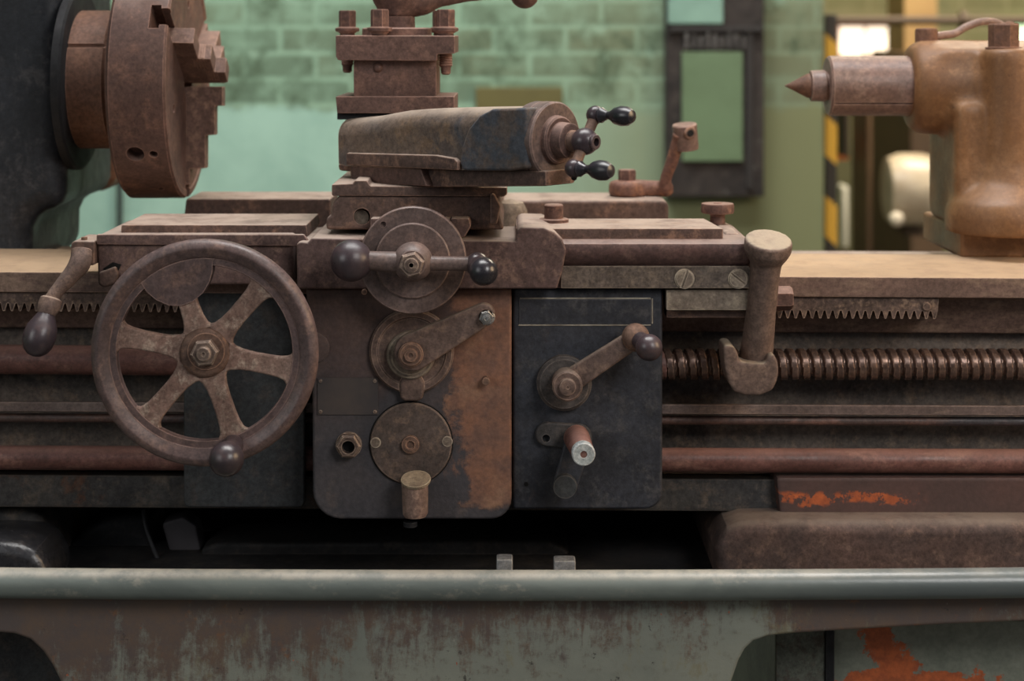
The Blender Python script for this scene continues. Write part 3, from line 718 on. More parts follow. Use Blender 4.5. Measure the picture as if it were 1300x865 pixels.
# gib ledge
t = thing('taper_strip', W(900, 394, .0), 'flat grey-brown bar with rounded pinned end under the right wing', 'bar')
pl = [(846, 368), (958, 368), (964, 371), (968.5, 378), (968.5, 384), (964, 391), (957, 394.5), (846, 394.5)]
m = MB(); m.prism(pl, .004, .05, .002); link('strip_body', m, M['ledge'], t)
m = MB(); m.rev([(0, .004), (.0018, .0035), (.0018, 0)], W(956, 381, .004), (0, -1, 0), 16); link('pin', m, M['hole'], t)
m = MB(); m.rect(846, 394.5, 950, 404, .02, .06, .002); link('lower_strip', m, M['slide'], t)

# ------------------------------------------------------------------ cross slide
cs = thing('cross_slide', W(530, 290, .2), 'brown cross slide with round bolt recess standing on the saddle', 'slide')
m = MB(); m.prism([(414, 292), (414, 277), (421, 273), (422, 258), (430, 249), (462, 248), (634, 248), (634, 272), (640, 292)], .012, .42, .004, 3)
o = link('slide_body', m, M['slide'], cs)
c = MB(); c.cyl(W(462, 272, .04), (0, -1, 0), .0105, .05, 28, 0); cut(o, c)
m = MB(); m.rev([(0, .0098), (.012, .0098), (.0125, .008), (.0125, 0)], W(459.5, 275, .034), (0, -1, 0), 24); link('recessed_screw', m, M['ledge'], cs)
m = MB(); m.prism([(572, 277), (596, 277), (598.5, 287), (590, 302), (572, 302)], -.012, .03, .003); m.prism([(470, 277), (572, 277), (572, 296), (470, 296)], -.008, .03, .003)
link('slide_nose', m, M['saddle'], cs)
m = MB(); m.prism([(421, 234), (448, 233), (450, 229), (466, 229), (470, 236), (644, 238), (644, 247), (640, 250), (421, 249)], .008, .30, .003, 2); link('swivel_base', m, M['slide'], cs)
m = MB(); m.prism([(628, 246), (636, 262), (631, 285), (622, 285), (622, 246)], .0, .2, .003); link('rear_web', m, M['slide'], cs)

# ------------------------------------------------------------------ compound slide, turned towards the front right
AL = math.radians(42); U = Vector((math.cos(AL), -math.sin(AL), 0)); N = Vector((math.sin(AL), math.cos(AL), 0))
O0 = W(428, 180, .10)
CAM = Vector((CX, -D0, CZ))
def onplane(px, py, off=0.0):
    "point of the slide's side face (moved off metres away from the viewer) seen at this spot"
    d = Vector(((px - 650) / 1000, D0, -(py - HZ) / 1000))
    tt = ((O0 + N * off) - CAM).dot(N) / d.dot(N)
    return CAM + d * tt
def oprism(mb, poly, off, th, bev=.002, seg=2, ang=30):
    mb.extr([onplane(x, y, off) for x, y in poly], N * th, bev, seg, ang)
WID = .085
cp = thing('compound_slide', W(540, 236, .06), 'long dusty compound slide with a round end flange, turned toward the viewer', 'slide')
m = MB(); oprism(m, [(429, 151), (445, 150), (470, 147.5), (488, 144), (505, 141), (529, 139), (560, 138), (600, 137.2), (668, 136.5), (668, 214), (648, 216.5), (581, 216), (439, 211), (430, 208)], 0, WID, 0)
bmesh.ops.remove_doubles(m.bm, verts=m.bm.verts, dist=1e-6)
zm = W(0, 175, 0).z
es = [e for e in m.bm.edges if all(v.co.z > zm for v in e.verts) and abs((e.verts[0].co - e.verts[1].co).normalized().dot(N)) < .5 and abs((e.verts[0].co - e.verts[1].co).normalized().z) < .8]
bmesh.ops.bevel(m.bm, geom=es, offset=.024, segments=8, profile=.5, affect='EDGES', clamp_overlap=True)
link('slide_casting', m, M['compound'], cp, 40)
m = MB(); oprism(m, [(588, 216.8), (583, 208), (586, 186), (594, 164), (608, 147), (624, 138.5), (668, 136.8), (668, 214), (648, 217)], -.004, .03, .0035, 3); link('end_bracket', m, M['bracket'], cp)
m = MB(); oprism(m, [(439, 194), (552, 197), (576, 201), (581, 206), (581, 216.6), (439, 210)], -.007, .02, .0025, 2); link('gib_strip', m, M['slide'], cp)
m = MB(); oprism(m, [(428, 208), (560, 214), (693, 217), (693, 236.5), (545, 238), (444, 233), (444, 218), (430, 217)], .012, WID - .03, .003); link('dovetail_base', m, M['slide'], cp)
m = MB(); oprism(m, [(444, 210.5), (534, 214), (538, 226), (542, 237), (446, 232.5)], .0, .02, .003); link('gib_end', m, M['toolpost'], cp)
pe = onplane(652, 176); EC = pe + N * (WID / 2); EC.z = W(0, 175, -.06).z
m = MB(); m.rev([(-.004, .0450), (.0, .0462), (.011, .0462), (.0125, .0445), (.014, .0445), (.0155, .0465), (.029, .0465), (.031, .0445), (.031, .0)], EC, U, 64); link('end_flange', m, M['dial'], cp)
m = MB(); m.rev([(.031, .030), (.037, .029), (.039, .027), (.039, .022), (.054, .021), (.056, .018), (.056, 0)], EC, U, 48); link('dial_boss', m, M['toolpost'], cp)
m = MB(); m.rev([(.056, .013), (.066, .012), (.066, 0)], EC, U, 32); link('screw_end', m, M['hub'], cp)
# ball crank
HB = EC + U * .076
bc = thing('ball_crank', HB - Vector((0, 0, .05)), 'dark ball crank with two knobs on the compound slide end', 'crank')
m = MB(); m.ball(HB, .0165); m.cyl(HB, U, .0095, .018, 24)
o = link('hub_ball', m, M['knob'], bc); c = MB(); c.cyl(HB + U * .008, U, .0052, .03, 20, 0); cut(o, c)
for s_, zz, kn in ((1, .031, 0), (-1, -.031, 1)):
    e = HB + N * (.020 * s_) + Vector((0, 0, zz))
    m = MB(); m.tube([HB, HB.lerp(e, .5), e], [.0085, .0065, .0075], 16, 4); link('crank_arm', m, M['hub'], bc)
    m = MB(); m.ball(e, .0112); link('arm_ball', m, M['knob'], bc)
    m = MB(); m.rev([(.006, .0085), (.010, .0095), (.013, .0075), (.019, .0048), (.024, .0060), (.031, .0102), (.040, .0122), (.049, .0114), (.056, .0075), (.059, 0)], e, U, 28); link('knob', m, M['darkknob'], bc)
m = MB(); e = HB - N * .020 - Vector((0, 0, .042)); m.ball(e, .0035); link('set_screw', m, M['hole'], bc)

# ------------------------------------------------------------------ tool post
tp = thing('tool_post', W(502, 144, .17), 'square rusty tool post with clamp plate and hex nuts', 'tool post')
YT = .10
m = MB(); m.prism([(426, 122.5), (577, 122.5), (577, 144), (428, 144)], YT, YT + .15, .0015); link('bottom_plate', m, M['toolpost'], tp)
m = MB(); m.prism([(449, 76), (554, 76), (554, 123), (449, 123)], YT + .015, YT + .135, .0012); link('block', m, M['toolpost'], tp)
m = MB(); m.prism([(426, 45), (577.5, 45.5), (577.5, 68), (555, 69), (555, 77.5), (429, 76.5), (426.5, 72)], YT - .002, YT + .152, .0015); link('clamp_plate', m, M['toolpost'], tp)
m = MB(); m.prism([(428, 143.5), (500, 143.5), (500, 152), (428, 152)], YT + .01, YT + .14, .001); link('gap_strip', m, M['black'], tp)  # black strip stands in for the shaded gap under the bottom plate
zp = W(0, 45, YT).z
def stud(px, Y, low):
    p = W(px, 0, Y); p.z = zp
    b_ = MB(); b_.rev([(-.002, .0105), (.003, .0105), (.003, .0125), (.0045, .0128), (.0055, .0165), (.008, .0172), (.0105, .0165), (.0115, .012)], p, (0, 0, 1), 28)
    b_.rev([(.011, .0125), (.033, .0125), (.035, .0112), (.035, 0)], p, (0, 0, 1), 6, .35)
    o = link('clamp_nut', b_, M['bolt'], tp)
    if low:
        b_ = MB(); pr = []
        zt_ = zp - W(0, 69, Y).z if False else .024
        for k in range(6): pr += [(-zt_ - k * .0032, .0092), (-zt_ - k * .0032 - .0016, .0078)]
        pr += [(-zt_ - .020, .0068), (-zt_ - .027, .0064), (-zt_ - .029, .004), (-zt_ - .029, 0)]
        b_.rev(pr, p, (0, 0, 1), 24); link('stud_thread', b_, M['bolt'], o)
stud(441, YT + .135, 1); stud(482, YT + .014, 0); stud(566, YT + .03, 1); stud(560, YT + .135, 0)
m = MB(); p = W(504, 0, YT + .07); p.z = zp
m.rev([(0, .0475), (.009, .0475), (.0105, .045), (.0105, .025), (.024, .0245), (.026, .0235), (.0262, 0)], p, (0, 0, 1), 48); link('centre_ring', m, M['toolpost'], tp)
m = MB(); p2 = W(480, 86, YT + .016); m.ball(p2, .0065); link('block_stud', m, M['bolt'], tp)
th = thing('clamping_lever', p + Vector((0, 0, .026)), 'curved iron clamping handle with ball end on top of the tool post', 'handle')
Yt = YT + .07
m = MB()
m.rev([(.026, .024), (.034, .026), (.048, .034), (.066, .035), (.08, .028), (.084, 0)], p, (0, 0, 1), 36)
m.tube([W(505, 0, Yt), W(535, 0, Yt), W(562, -3, Yt), (W(600, -7, Yt)), W(645, -9, Yt), W(668, -9, Yt)], [.030, .022, .0125, .0095, .0085, .0085], 20, 6)
o = link('handle_arm', m, M['toolpost'], th); fuse(o, .003, 8)
m = MB(); m.ball(W(666, -7, Yt), .0195); link('handle_ball', m, M['bolt'], th)

# ------------------------------------------------------------------ apron
ap = thing('apron', W(524, 660, .0), 'grey and rust brown apron front with round cover and black feed box', 'apron')
def rr(x0, y0, x1, y1, r_bl, r_br, n=6):
    P = [(x0, y0), (x1, y0)]
    for k in range(n + 1):
        a = PI / 2 * k / n; P.append((x1 - r_br + r_br * math.cos(a), y1 - r_br + r_br * math.sin(a)))
    for k in range(n + 1):
        a = PI / 2 * k / n; P.append((x0 + r_bl - r_bl * math.sin(a), y1 - r_bl + r_bl * math.cos(a)))
    return P
m = MB(); P = rr(397, 366, 649.5, 660, 36, 26); P[0] = (388, 366); P.insert(0, (397, 470)); P[0] = (396, 480); P = P
m.prism(P, 0, .046, .004, 3); apl = link('centre_plate', m, M['apron'], ap)
m = MB(); P = rr(651, 366, 841, 647, 4, 22); m.prism(P, .012, .0475, .007, 4); link('feed_box', m, M['box'], ap)
m = MB(); P = rr(233, 364, 387, 645, 8, 8); m.prism(P, .0515, .064, .003, 3); link('left_box', m, M['leftbox'], ap)
# title frame: raised beading
m = MB()
for a_, b_ in (((658, 413), (826, 413)), ((828, 379), (828, 411)), ((660, 379), (826, 379))): 
    m.tube([W(a_[0], a_[1], .012), W(b_[0], b_[1], .012)], .0010, 8, 1)
link('label_frame', m, plain('worn_beading', (178, 168, 148), .5, (120, 110, 96), 60), ap)
m = MB(); m.rect(659, 380, 827, 412, .0105, .013, .001); link('label_panel', m, M['box'], ap)
# name plate
m = MB(); m.rect(403, 480, 480, 527, -.0018, .001, .0006); npl = link('name_plate', m, plain('name_plate_metal', (90, 78, 72), .55, (72, 66, 66), 14), ap)
for x, y in ((407, 484), (407, 523), (476, 484), (476, 523)):
    m = MB(); m.rev([(0, .0024), (.0012, .002), (.0015, 0)], W(x, y, -.0018), (0, -1, 0), 12); link('rivet', m, M['nut'], npl)
# hollow plug
m = MB(); m.rev([(0, .0165), (.003, .0165), (.003, .0155)], W(443, 564.5, 0), (0, -1, 0), 32); m.hexa(W(443, 564.5, -.003), (0, -1, 0), .0158, .012, .0)
o = link('hollow_plug', m, M['nut'], ap); c = MB(); c.cyl(W(443, 565.5, -.004), (0, -1, 0), .0082, .03, 24, 0); cut(o, c)
m = MB(); m.cyl(W(443, 565.5, -.0035), (0, -1, 0), .0084, .001, 20, 0); link('plug_bore', m, M['hole'], o)
# round cover
m = MB(); m.cyl(W(522, 562.5, .0), (0, -1, 0), .0535, .0012, 64, .0003); link('cover_seat', m, M['hole'], ap)
m = MB(); m.rev([(0, .0518), (.003, .0518), (.0042, .0505), (.0042, 0)], W(522, 562.5, 0), (0, -1, 0), 64)
m.bm.verts.ensure_lookup_table(); cv = link('round_cover', m, cast('cover_iron', (100, 82, 74), (84, 72, 66), (116, 94, 80), scale=16), ap)
m = MB(); m.rev([(.004, .0115), (.009, .0110), (.010, .008), (.010, .0055), (.0075, .0052), (.0075, 0)], W(521.5, 563, 0), (0, -1, 0), 28); link('centre_bolt', m, M['hub'], cv)
for x, y, a in ((477, 562, .3), (568, 560.5, 0.05)):
    slot_screw(x, y, -.0042, .0058, a, M['ledge'], cv, .0012)
# boss hidden beside the wheel
m = MB(); m.rev([(0, .0195), (.003, .0195), (.004, .018), (.004, 0)], W(399, 441, 0), (0, -1, 0), 36); link('side_boss', m, M['apron'], ap)
m = MB(); m.rev([(0, .0052), (.012, .0052), (.013, .004), (.013, 0)], W(617, 482, 0), (0, -1, 0), 16); link('small_pin', m, M['hub'], ap)
m = MB(); m.rev([(0, .0035), (.006, .0035), (.007, 0)], W(463, 370, -.024), (0, -1, 0), 12); link('small_pin', m, M['hub'], ap)
# oval boss plate with neck behind the feed lever
m = MB(); m.rev([(0, .0535), (.006, .0535), (.009, .051), (.009, .044), (.007, .042), (.007, 0)], W(523, 445, 0), (0, -1, 0), 64)
m.prism([(506, 488), (512, 478), (534, 478), (539, 488), (537, 507), (530, 510), (514, 510), (508, 507)], -.012, .0, .004, 3)
o = link('lever_boss', m, M['arm'], ap)
m = MB(); m.rev([(.007, .031), (.014, .030), (.016, .028), (.016, .024), (.020, .023), (.020, 0)], W(522, 449, 0), (0, -1, 0), 48); link('boss_ring', m, M['ledge'], o)
# oil cup: spout with hinged lid tilted up at the cover's foot
m = MB(); m.rev([(-.044, .0135), (-.040, .0158), (-.004, .0168), (-.002, .0168), (-.002, 0)], W(526.5, 611, -.028), (-.02, .02, 1), 32)
ocup = link('oil_cup', m, cast('oil_cup_brass', (138, 110, 96), (116, 90, 80), (152, 122, 104), scale=18), ap)
m = MB(); m.rev([(0, .0185), (.002, .019), (.0035, .0185), (.004, 0)], W(528, 611, -.029), (-.03, -.33, 1), 32); link('oil_cup_lid', m, cast('lid_brass', (158, 136, 110), (134, 112, 92), (172, 150, 122), scale=20), ocup)
m = MB(); m.cyl(W(526, 640, .0), (0, -1, 0), .009, .014, 20); link('oil_cup_stem', m, M['hub'], ocup)
m = MB(); m.rev([(0, .009), (.006, .009), (.007, 0)], W(521, 662, .01), (0, 0, -1), 16); link('drain_plug', m, M['black'], ap)
m = MB(); m.rev([(0, .0032), (.0008, .003), (.0008, 0)], W(668, 615, .012), (0, -1, 0), 16); link('screw_hole', m, M['hole'], ap)
# feed box bosses
m = MB(); m.rev([(0, .035), (.010, .035), (.014, .031), (.014, 0)], W(716, 485, .012), (0, -1, 0), 48); link('feed_boss', m, cast('feed_boss_iron', (84, 76, 72), (70, 64, 62), (98, 86, 78), scale=16), ap)

# ------------------------------------------------------------------ feed levers
def tlever(mb, pa, ra, pb, rb, th_, Y, n=12):
    "flat tapering lever outline between two round ends, pixel centres at depth Y"
    a = Vector(pa); b_ = Vector(pb); d = (b_ - a); L = d.length; ang = math.atan2(d.y, d.x); k = math.acos(max(-1, min(1, (ra - rb) / L)))
    P = []
    for i in range(n + 1):
        t_ = ang - k + (2 * k) * i / n; P.append((b_.x + rb * math.cos(t_), b_.y + rb * math.sin(t_)))
    for i in range(n + 1):
        t_ = ang + k + (2 * PI - 2 * k) * i / n; P.append((a.x + ra * math.cos(t_), a.y + ra * math.sin(t_)))
    mb.prism(P, Y, Y + th_, .003, 3, 25)
fl_ = thing('feed_lever', W(522, 470, -.04), 'flat tapering lever with small steel bolt under the big dial', 'lever')
m = MB(); tlever(m, (524, 448), 24, (614, 400.5), 14.5, .016, -.036); link('lever_arm', m, M['arm'], fl_)
m = MB(); m.rev([(0, .0155), (.006, .0155), (.008, .013), (.008, .008), (.012, .0075), (.012, .0035), (.010, .003), (.010, 0)], W(522, 449.5, -.036), (0, -1, 0), 36); link('lever_nut', m, M['hub'], fl_)
m = MB(); m.hexa(W(617.5, 402.5, -.034), (0, -1, 0), .0095, .010, .2); m.rev([(.010, .005), (.015, .005), (.0155, .0025), (.0145, .002), (.0145, 0)], W(617.5, 402.5, -.034), (0, -1, 0), 20); m.cyl(W(617.5, 402.5, -.033), (0, -1, 0), .0108, .003, 30); link('end_bolt', m, M['steel'], fl_)

nl = thing('half_nut_lever', W(716, 520, -.02), 'plain lever with a dark ball knob on the black feed box', 'lever')
m = MB(); tlever(m, (721, 487), 15, (806, 431), 12, .012, -.022); link('lever_arm', m, M['arm'], nl)
m = MB(); m.rev([(-.014, .019), (.012, .019), (.014, .017), (.014, .0105), (.020, .010), (.021, .008), (.021, .002), (.019, .001), (.019, 0)], W(720, 488, -.022), (0, -1, 0), 40); link('lever_hub', m, M['arm'], nl)
m = MB(); q1 = W(807, 428.5, -.018); m.ball(q1, .0178); link('arm_ball', m, M['hub'], nl)
m = MB(); q2 = W(824, 441.5, -.055); m.ball(q2, .0168, (q2 - q1), 1.0); m.tube([q1, q2], [.012, .011], 20, 1); link('knob', m, M['knob'], nl)

sl_ = thing('shift_lever', W(735, 640, .0), 'short lever with white-faced round grip hanging on the black box', 'lever')
m = MB(); P = []
tlever(m, (695, 552), 15.5, (735, 556), 17, .008, .004); o = link('pivot_plate', m, cast('pivot_iron', (74, 70, 70), (62, 60, 60), (84, 76, 72), scale=14), sl_)
c = MB(); c.cyl(W(693, 553, .02), (0, -1, 0), .005, .05, 20, 0); cut(o, c)
m = MB(); tlever(m, (735, 560), 17, (719, 613), 15.5, .014, -.010); link('lever_arm', m, M['box'], sl_)
m = MB(); m.rev([(0, .0150), (.006, .0155), (.010, .0145), (.010, 0)], W(717, 616, -.010), (0, -1, 0), 32); link('arm_end', m, M['leftbox'], sl_)
a_ = W(732, 556, -.01); b_ = W(741, 577, -.085)
m = MB(); m.rev([(0, .0165), (.05, .0148), ((b_ - a_).length, .0138)], a_, b_ - a_, 36); link('grip', m, M['redrod'], sl_)
m = MB(); m.rev([(-.012, .0142), (0, .0143), (.0012, .013), (.0012, .0045), (-.001, .0042), (-.001, 0)], b_, b_ - a_, 36); o = link('grip_end_face', m, cast('worn_white_metal', (190, 196, 194), (160, 168, 168), (206, 208, 204), scale=40, rough=(.3, .5)), sl_); o['label'] = 'worn white end face'

# ------------------------------------------------------------------ cross feed dial and handle
cf = thing('cross_feed_handle', W(525, 398, -.05), 'two-armed handle with ball weight over a large round dial', 'handle')
p = W(525, 328, -.024)
m = MB(); m.rev([(0, .060), (.008, .060), (.010, .0668), (.019, .0668), (.0205, .0655), (.0205, .048), (.0205, 0)], p, (0, -1, 0), 96)
dl = link('dial', m, M['dial'], cf)
c = MB(); c.cyl(W(487, 284.5, -.04), (0, -1, 0), .0036, .03, 18, 0); cut(dl, c)
m = MB(); m.rev([(.0205, .0470), (.0235, .0470), (.0248, .0455), (.0248, .020)], p, (0, -1, 0), 72); link('inner_ring', m, M['dial'], dl)
YH = -.078
hp = W(524, 333, YH)
m = MB(); m.rev([(-.03, .018), (-.018, .022), (-.006, .0245), (.006, .0235), (.014, .0185), (.016, .016), (.016, 0)], hp, (0, -1, 0), 40); link('hub', m, M['dial'], cf)
m = MB(); m.hexa(W(523, 335, YH - .014), (0, -1, 0), .0158, .013, .25); m.rev([(.013, .0085), (.0150, .0085), (.0155, .0075), (.0155, .0028), (.013, .0025), (.013, 0)], W(523, 335, YH - .014), (0, -1, 0), 28); link('hex_nut', m, M['nut'], cf)
bl = W(446, 331, YH)
m = MB(); m.tube([W(446, 331, YH), W(470, 331, YH), W(500, 333, YH), W(520, 333, YH)], [.0125, .0118, .0130, .0145], 24, 6); link('left_arm', m, M['dial'], cf)
m = MB(); m.ball(bl, .0258); link('ball_weight', m, M['knob'], cf)
m = MB(); m.tube([W(530, 334, YH), W(560, 334.5, YH), W(598, 335, YH)], [.0105, .0088, .0092], 20, 6); link('right_arm', m, M['dial'], cf)
q1 = W(606, 336, YH); q2 = W(614, 345, YH - .045)
m = MB(); m.ball(q1, .0150); m.tube([q1, q1.lerp(q2, .55)], [.0125, .0115], 20, 1); link('knob_stem', m, M['knob'], cf)
m = MB(); m.ball(q2, .0172, q2 - q1, 1.0); link('knob', m, M['darkknob'], cf)

# ------------------------------------------------------------------ handwheel
YR = -.115; HCx, HCy = 260.3, 447.6
hw = thing('handwheel', W(HCx, 592, YR), 'large six-spoked iron handwheel with dark knob on its lower rim', 'handwheel')
HC = W(HCx, HCy, YR); sR = S(YR)
Ro = 144.5 * sR
m = MB()
prof = []
rt = 12.5 * sR; rc = Ro - rt
for k in range(15):
    a = -PI * .62 + (PI * 1.24) * k / 14
    prof.append((math.sin(a) * rt, rc + math.cos(a) * rt))
# ring profile closed: outer round, inner flat flange
prof = [(-.006, rc - 21 * sR), (-.006, rc - 11 * sR)] + [(-math.cos(PI * k / 14) * rt, rc + math.sin(PI * k / 14) * rt) for k in range(15)] + [(.0065, rc - 10 * sR), (.0040, rc - 11.5 * sR), (.0040, rc - 20 * sR), (.002, rc - 21 * sR)]
prof.append(prof[0])
m.rev(prof, HC, (0, -1, 0), 128, cap=False); bmesh.ops.remove_doubles(m.bm, verts=m.bm.verts, dist=1e-6); bmesh.ops.recalc_face_normals(m.bm, faces=m.bm.faces)
link('rim', m, M['wheel'], hw, 50)
ri = (rc - 19 * sR)
for k in range(6):
    a = math.radians(-11 + 60 * k); d = Vector((math.cos(a), 0, math.sin(a))); q = Vector((-d.z, 0, d.x))
    cl = []
    prf = [(.026, .021), (.034, .0150), (.044, .0125), (.058, .0116), (.076, .0118), (.090, .0126), (.100, .0148), (ri - .004, .0190), (ri + .002, .027)]
    for r_, w_ in prf: cl.append(HC + d * r_ + q * w_)
    for r_, w_ in prf[::-1]: cl.append(HC + d * r_ - q * w_)
    m = MB(); m.extr([p_ + Vector((0, -.0030, 0)) for p_ in cl], (0, .010, 0), .0028, 3, 40); link('spoke', m, M['spoke'], hw)
m = MB(); m.rev([(-.03, .024), (-.010, .029), (.002, .0305), (.006, .0285), (.009, .024), (.009, 0)], HC, (0, -1, 0), 48); link('hub', m, M['hub'], hw)
m = MB(); m.hexa(W(261.6, 446.4, YR - .009), (0, -1, 0), .0168, .014, .1); m.rev([(.014, .0085), (.018, .0085), (.019, .0075), (.019, .0025), (.017, .002), (.017, 0)], W(261.6, 446.4, YR - .009), (0, -1, 0), 28); link('hex_nut', m, M['nut'], hw)
m = MB(); m.rev([(0, .0225), (.0015, .022), (.0015, 0)], W(261.6, 446.4, YR - .009), (0, -1, 0), 36); link('washer', m, M['hub'], hw)
# counterweight web inside the rim
P = []
for k in range(9):
    a = math.radians(140 - (140 - 84) * k / 8); r_ = (rc - 12 * sR) / sR; P.append((HCx + r_ * math.cos(a), HCy - r_ * math.sin(a)))
P += [(270, 332), (269.5, 345), (266, 358), (258, 372), (245, 383), (230, 388.5), (214, 388), (198, 381), (186, 371), (179, 360)]
m = MB(); m.prism(P, YR - .005, YR + .014, .004, 3, 40); link('counterweight', m, M['wheel'], hw)
q1 = W(296, 565, YR - .006); q2 = W(288, 586, YR - .085)
qk = q1.lerp(q2, .72)
dd = (q2 - q1).normalized(); 
m = MB(); m.rev([(0, .0125), (.012, .0125), (.016, .0115), (.03, .0105), (.052, .0115), (.062, .013)], q1, dd, 28); link('handle_stem', m, M['knob'], hw)
q2b = W(287.5, 583, YR - .058)
m = MB(); m.ball(q2b, .0205, dd, 1.05); link('knob', m, M['knob'], hw)

# ------------------------------------------------------------------ left crank lever
lv = thing('reverse_lever', W(90, 430, -.04), 'curved hanging lever with an egg-shaped knob at the left wing', 'lever')
m = MB(); m.prism([(90, 309), (94, 306), (120, 306.5), (120, 337), (96, 338), (89, 328)], -.012, .06, .006, 3); link('pivot_block', m, M['slide'], lv)
m = MB(); m.tube([W(104, 318, -.02), W(101, 335, -.028), W(88, 352, -.034), W(73, 369, -.04), (W(63, 383, -.045))], [.0125, .0135, .0108, .0088, .0085], 20, 7); link('lever_arm', m, M['arm'], lv)
a_ = W(65, 380, -.044); b_ = W(50, 428, -.060); dd = b_ - a_
m = MB(); m.rev([(-.002, .0105), (.0, .0135), (.008, .0140), (.016, .0125), (.022, .0095)], a_, dd, 28); link('collar', m, M['arm'], lv)
m = MB(); m.rev([(.018, .0102), (.026, .0140), (.036, .0190), (.047, .0205), (.058, .0190), (.066, .0145), (.071, .008), (.0725, 0)], a_, dd, 32); link('knob', m, M['knob'], lv)
m = MB(); m.rev([(0, .0035), (.006, .004), (.0065, 0)], W(107, 307, .0), (0, 0, 1), 16); link('grease_nipple', m, M['hub'], lv)

# ------------------------------------------------------------------ lever post with fork foot
po = thing('carriage_stop_post', W(955, 500, .03), 'tapered upright post with flared top and forked foot over the lead screw', 'post')
pt = W(976, 304, -.02); pb = W(956, 490, .035)
ax = (pb - pt).normalized(); L = (pb - pt).length
# flared head: its disc faces up and forward
m = MB(); hd = Vector((0.06, -.38, 1)).normalized()
m.rev([(0, .0), (0, .0285), (-.003, .0302), (-.014, .0300), (-.022, .0265), (-.032, .0205), (-.05, .0185)], pt, hd, 48)
m.rev([(.022, .0200), (.05, .0186), (.10, .0190), (.15, .0208), (L - .004, .0225), (L, .018)], pt, ax, 40)
o = link('post_body', m, M['post'], po); fuse(o, .0022, 3)
m = MB(); P = [(918, 441), (922, 438.5), (930, 439), (936, 446), (940, 460), (972, 462), (976, 452), (982, 449), (987, 458), (989, 470), (987, 484), (981, 496), (966, 502.5), (946, 502.5), (932, 498), (925, 486), (920, 466)]
m.prism(P, -.012, .045, .007, 4, 25); fo = link('fork_foot', m, M['post'], po, 50); fuse(fo, .0024, 6)
m = MB(); m.hexa(W(984, 379, .03), (1, .0, 0), .0158, .022, .5); m.tube([W(960, 379, .03), W(986, 379, .03)], .008, 16, 1); link('hex_bolt', m, M['bolt'], po)

# ------------------------------------------------------------------ locking crank on the rear bar
zb2 = W(0, 254, .34).z
lk = thing('locking_crank', W(800, 254, .40), 'bent crank with hex bolt and eye end on the rear saddle bar', 'crank')
pc = W(796, 0, .40); pc.z = zb2
m = MB(); m.rev([(0, .026), (.004, .0275), (.018, .0275), (.022, .025), (.024, .018), (.024, 0)], pc, (0, 0, 1), 40)
m.tube([pc + Vector((.01, 0, .012)), Vector((W(835, 0, .40).x, .40, zb2 + .011)), Vector((W(850, 0, .39).x, .39, zb2 + .013))], [.0135, .0125, .0130], 18, 5)
m.tube([Vector((W(846, 0, .39).x, .39, zb2 + .011)), W(845, 228, .385), W(853, 205, .38), W(861, 180, .375), W(864, 170, .37)], [.0115, .0088, .0095, .0105, .0125], 18, 5)
o = link('crank_arm', m, cast('crank_rust', (134, 92, 76), (116, 78, 66), (156, 104, 76), scale=14), lk); fuse(o, .0028, 5)
m = MB(); m.rev([(0, .0135), (.015, .0140), (.018, .0125), (.018, 0)], pc + Vector((0, 0, .022)), (0, 0, 1), 6, .2); link('hex_bolt', m, M['bolt'], lk)
ee = W(871, 172, .375)
m = MB(); m.rev([(-.024, .0170), (-.022, .0182), (.013, .0185), (.015, .017), (.015, 0)], W(870, 170, .375), Vector((-.10, -.12, 1)), 36)
m2 = m; o = link('eye_end', m2, M['quill'], lk)
m = MB(); m.rev([(-.01, .0092), (.0, .0092), (.001, .008), (.001, .0055), (-.003, .0052), (-.003, 0)], W(876.5, 169, .355), (.35, -1, .05), 24); link('eye_socket', m, M['hub'], lk)
m = MB(); m.cyl(W(876.5, 169, .3535), (.35, -1, .05), .0050, .002, 16, 0); link('eye_hole', m, M['hole'], o)

kn = thing('thumb_screw', W(911, 295, .16), 'small flat-topped rusty thumb knob behind the right wing', 'knob')
p = W(911, 296, .16)
m = MB(); m.rev([(-.01, .0125), (.010, .0105), (.024, .0100), (.027, .0125), (.0275, .0215), (.030, .0225), (.038, .0225), (.0405, .0215), (.0405, .006), (.042, .005), (.042, 0)], p, (0, 0, 1), 36); link('knob_body', m, M['bolt'], kn)

# ------------------------------------------------------------------ tailstock
ts = thing('tailstock', W(1262, 330, .33), 'big tan-brown tailstock casting with quill and pointed centre', 'tailstock')
YA = YS; AT = W(0, 109, YA).z
zbed = W(0, 349, .05).z - .0045
m = MB()
xa = W(1152, 0, YA).x; x1 = 2.2
m.rev([(0, .032), (0, .056), (.008, .065), (.022, .069), (.6, .069), (.6, 0)], (xa, YA, AT - .002), (1, 0, 0), 56)
xc = W(1177, 0, .42).x; zs = W(0, 292, .24).z
m.extr([Vector((xc, .25, zs)), Vector((xc, .25, AT - .02)), Vector((xc, .42, AT - .02)), Vector((xc, .42, zs))], (x1 - xc, 0, 0), .012, 4)
pv = W(1270, 0, .26)
zt1 = W(0, 61, .26).z; zl = W(0, 297, .24).z
m.rev([(zl, .088), (zl + .028, .088), (zl + .044, .082), (zl + .058, .066), (zl + .072, .048), (zl + .098, .040), (zt1 - .008, .037), (zt1 - .002, .034), (zt1, .031), (zt1, 0)], (pv.x + .012, .265, 0), (0, 0, 1), 56)
m.box(W(1168, 0, .36).x, x1, .27, .40, AT, AT + .058, .02, 4)
o = link('tailstock_body', m, M['tail'], ts); fuse(o, .0055, 7)
m = MB(); m.box(W(1171, 0, .46).x, x1, .235, .46, zbed, zs + .003, .006, 3); link('sole_plate', m, M['tail'], ts)
xq = W(1050, 0, YA).x
rq = .0440
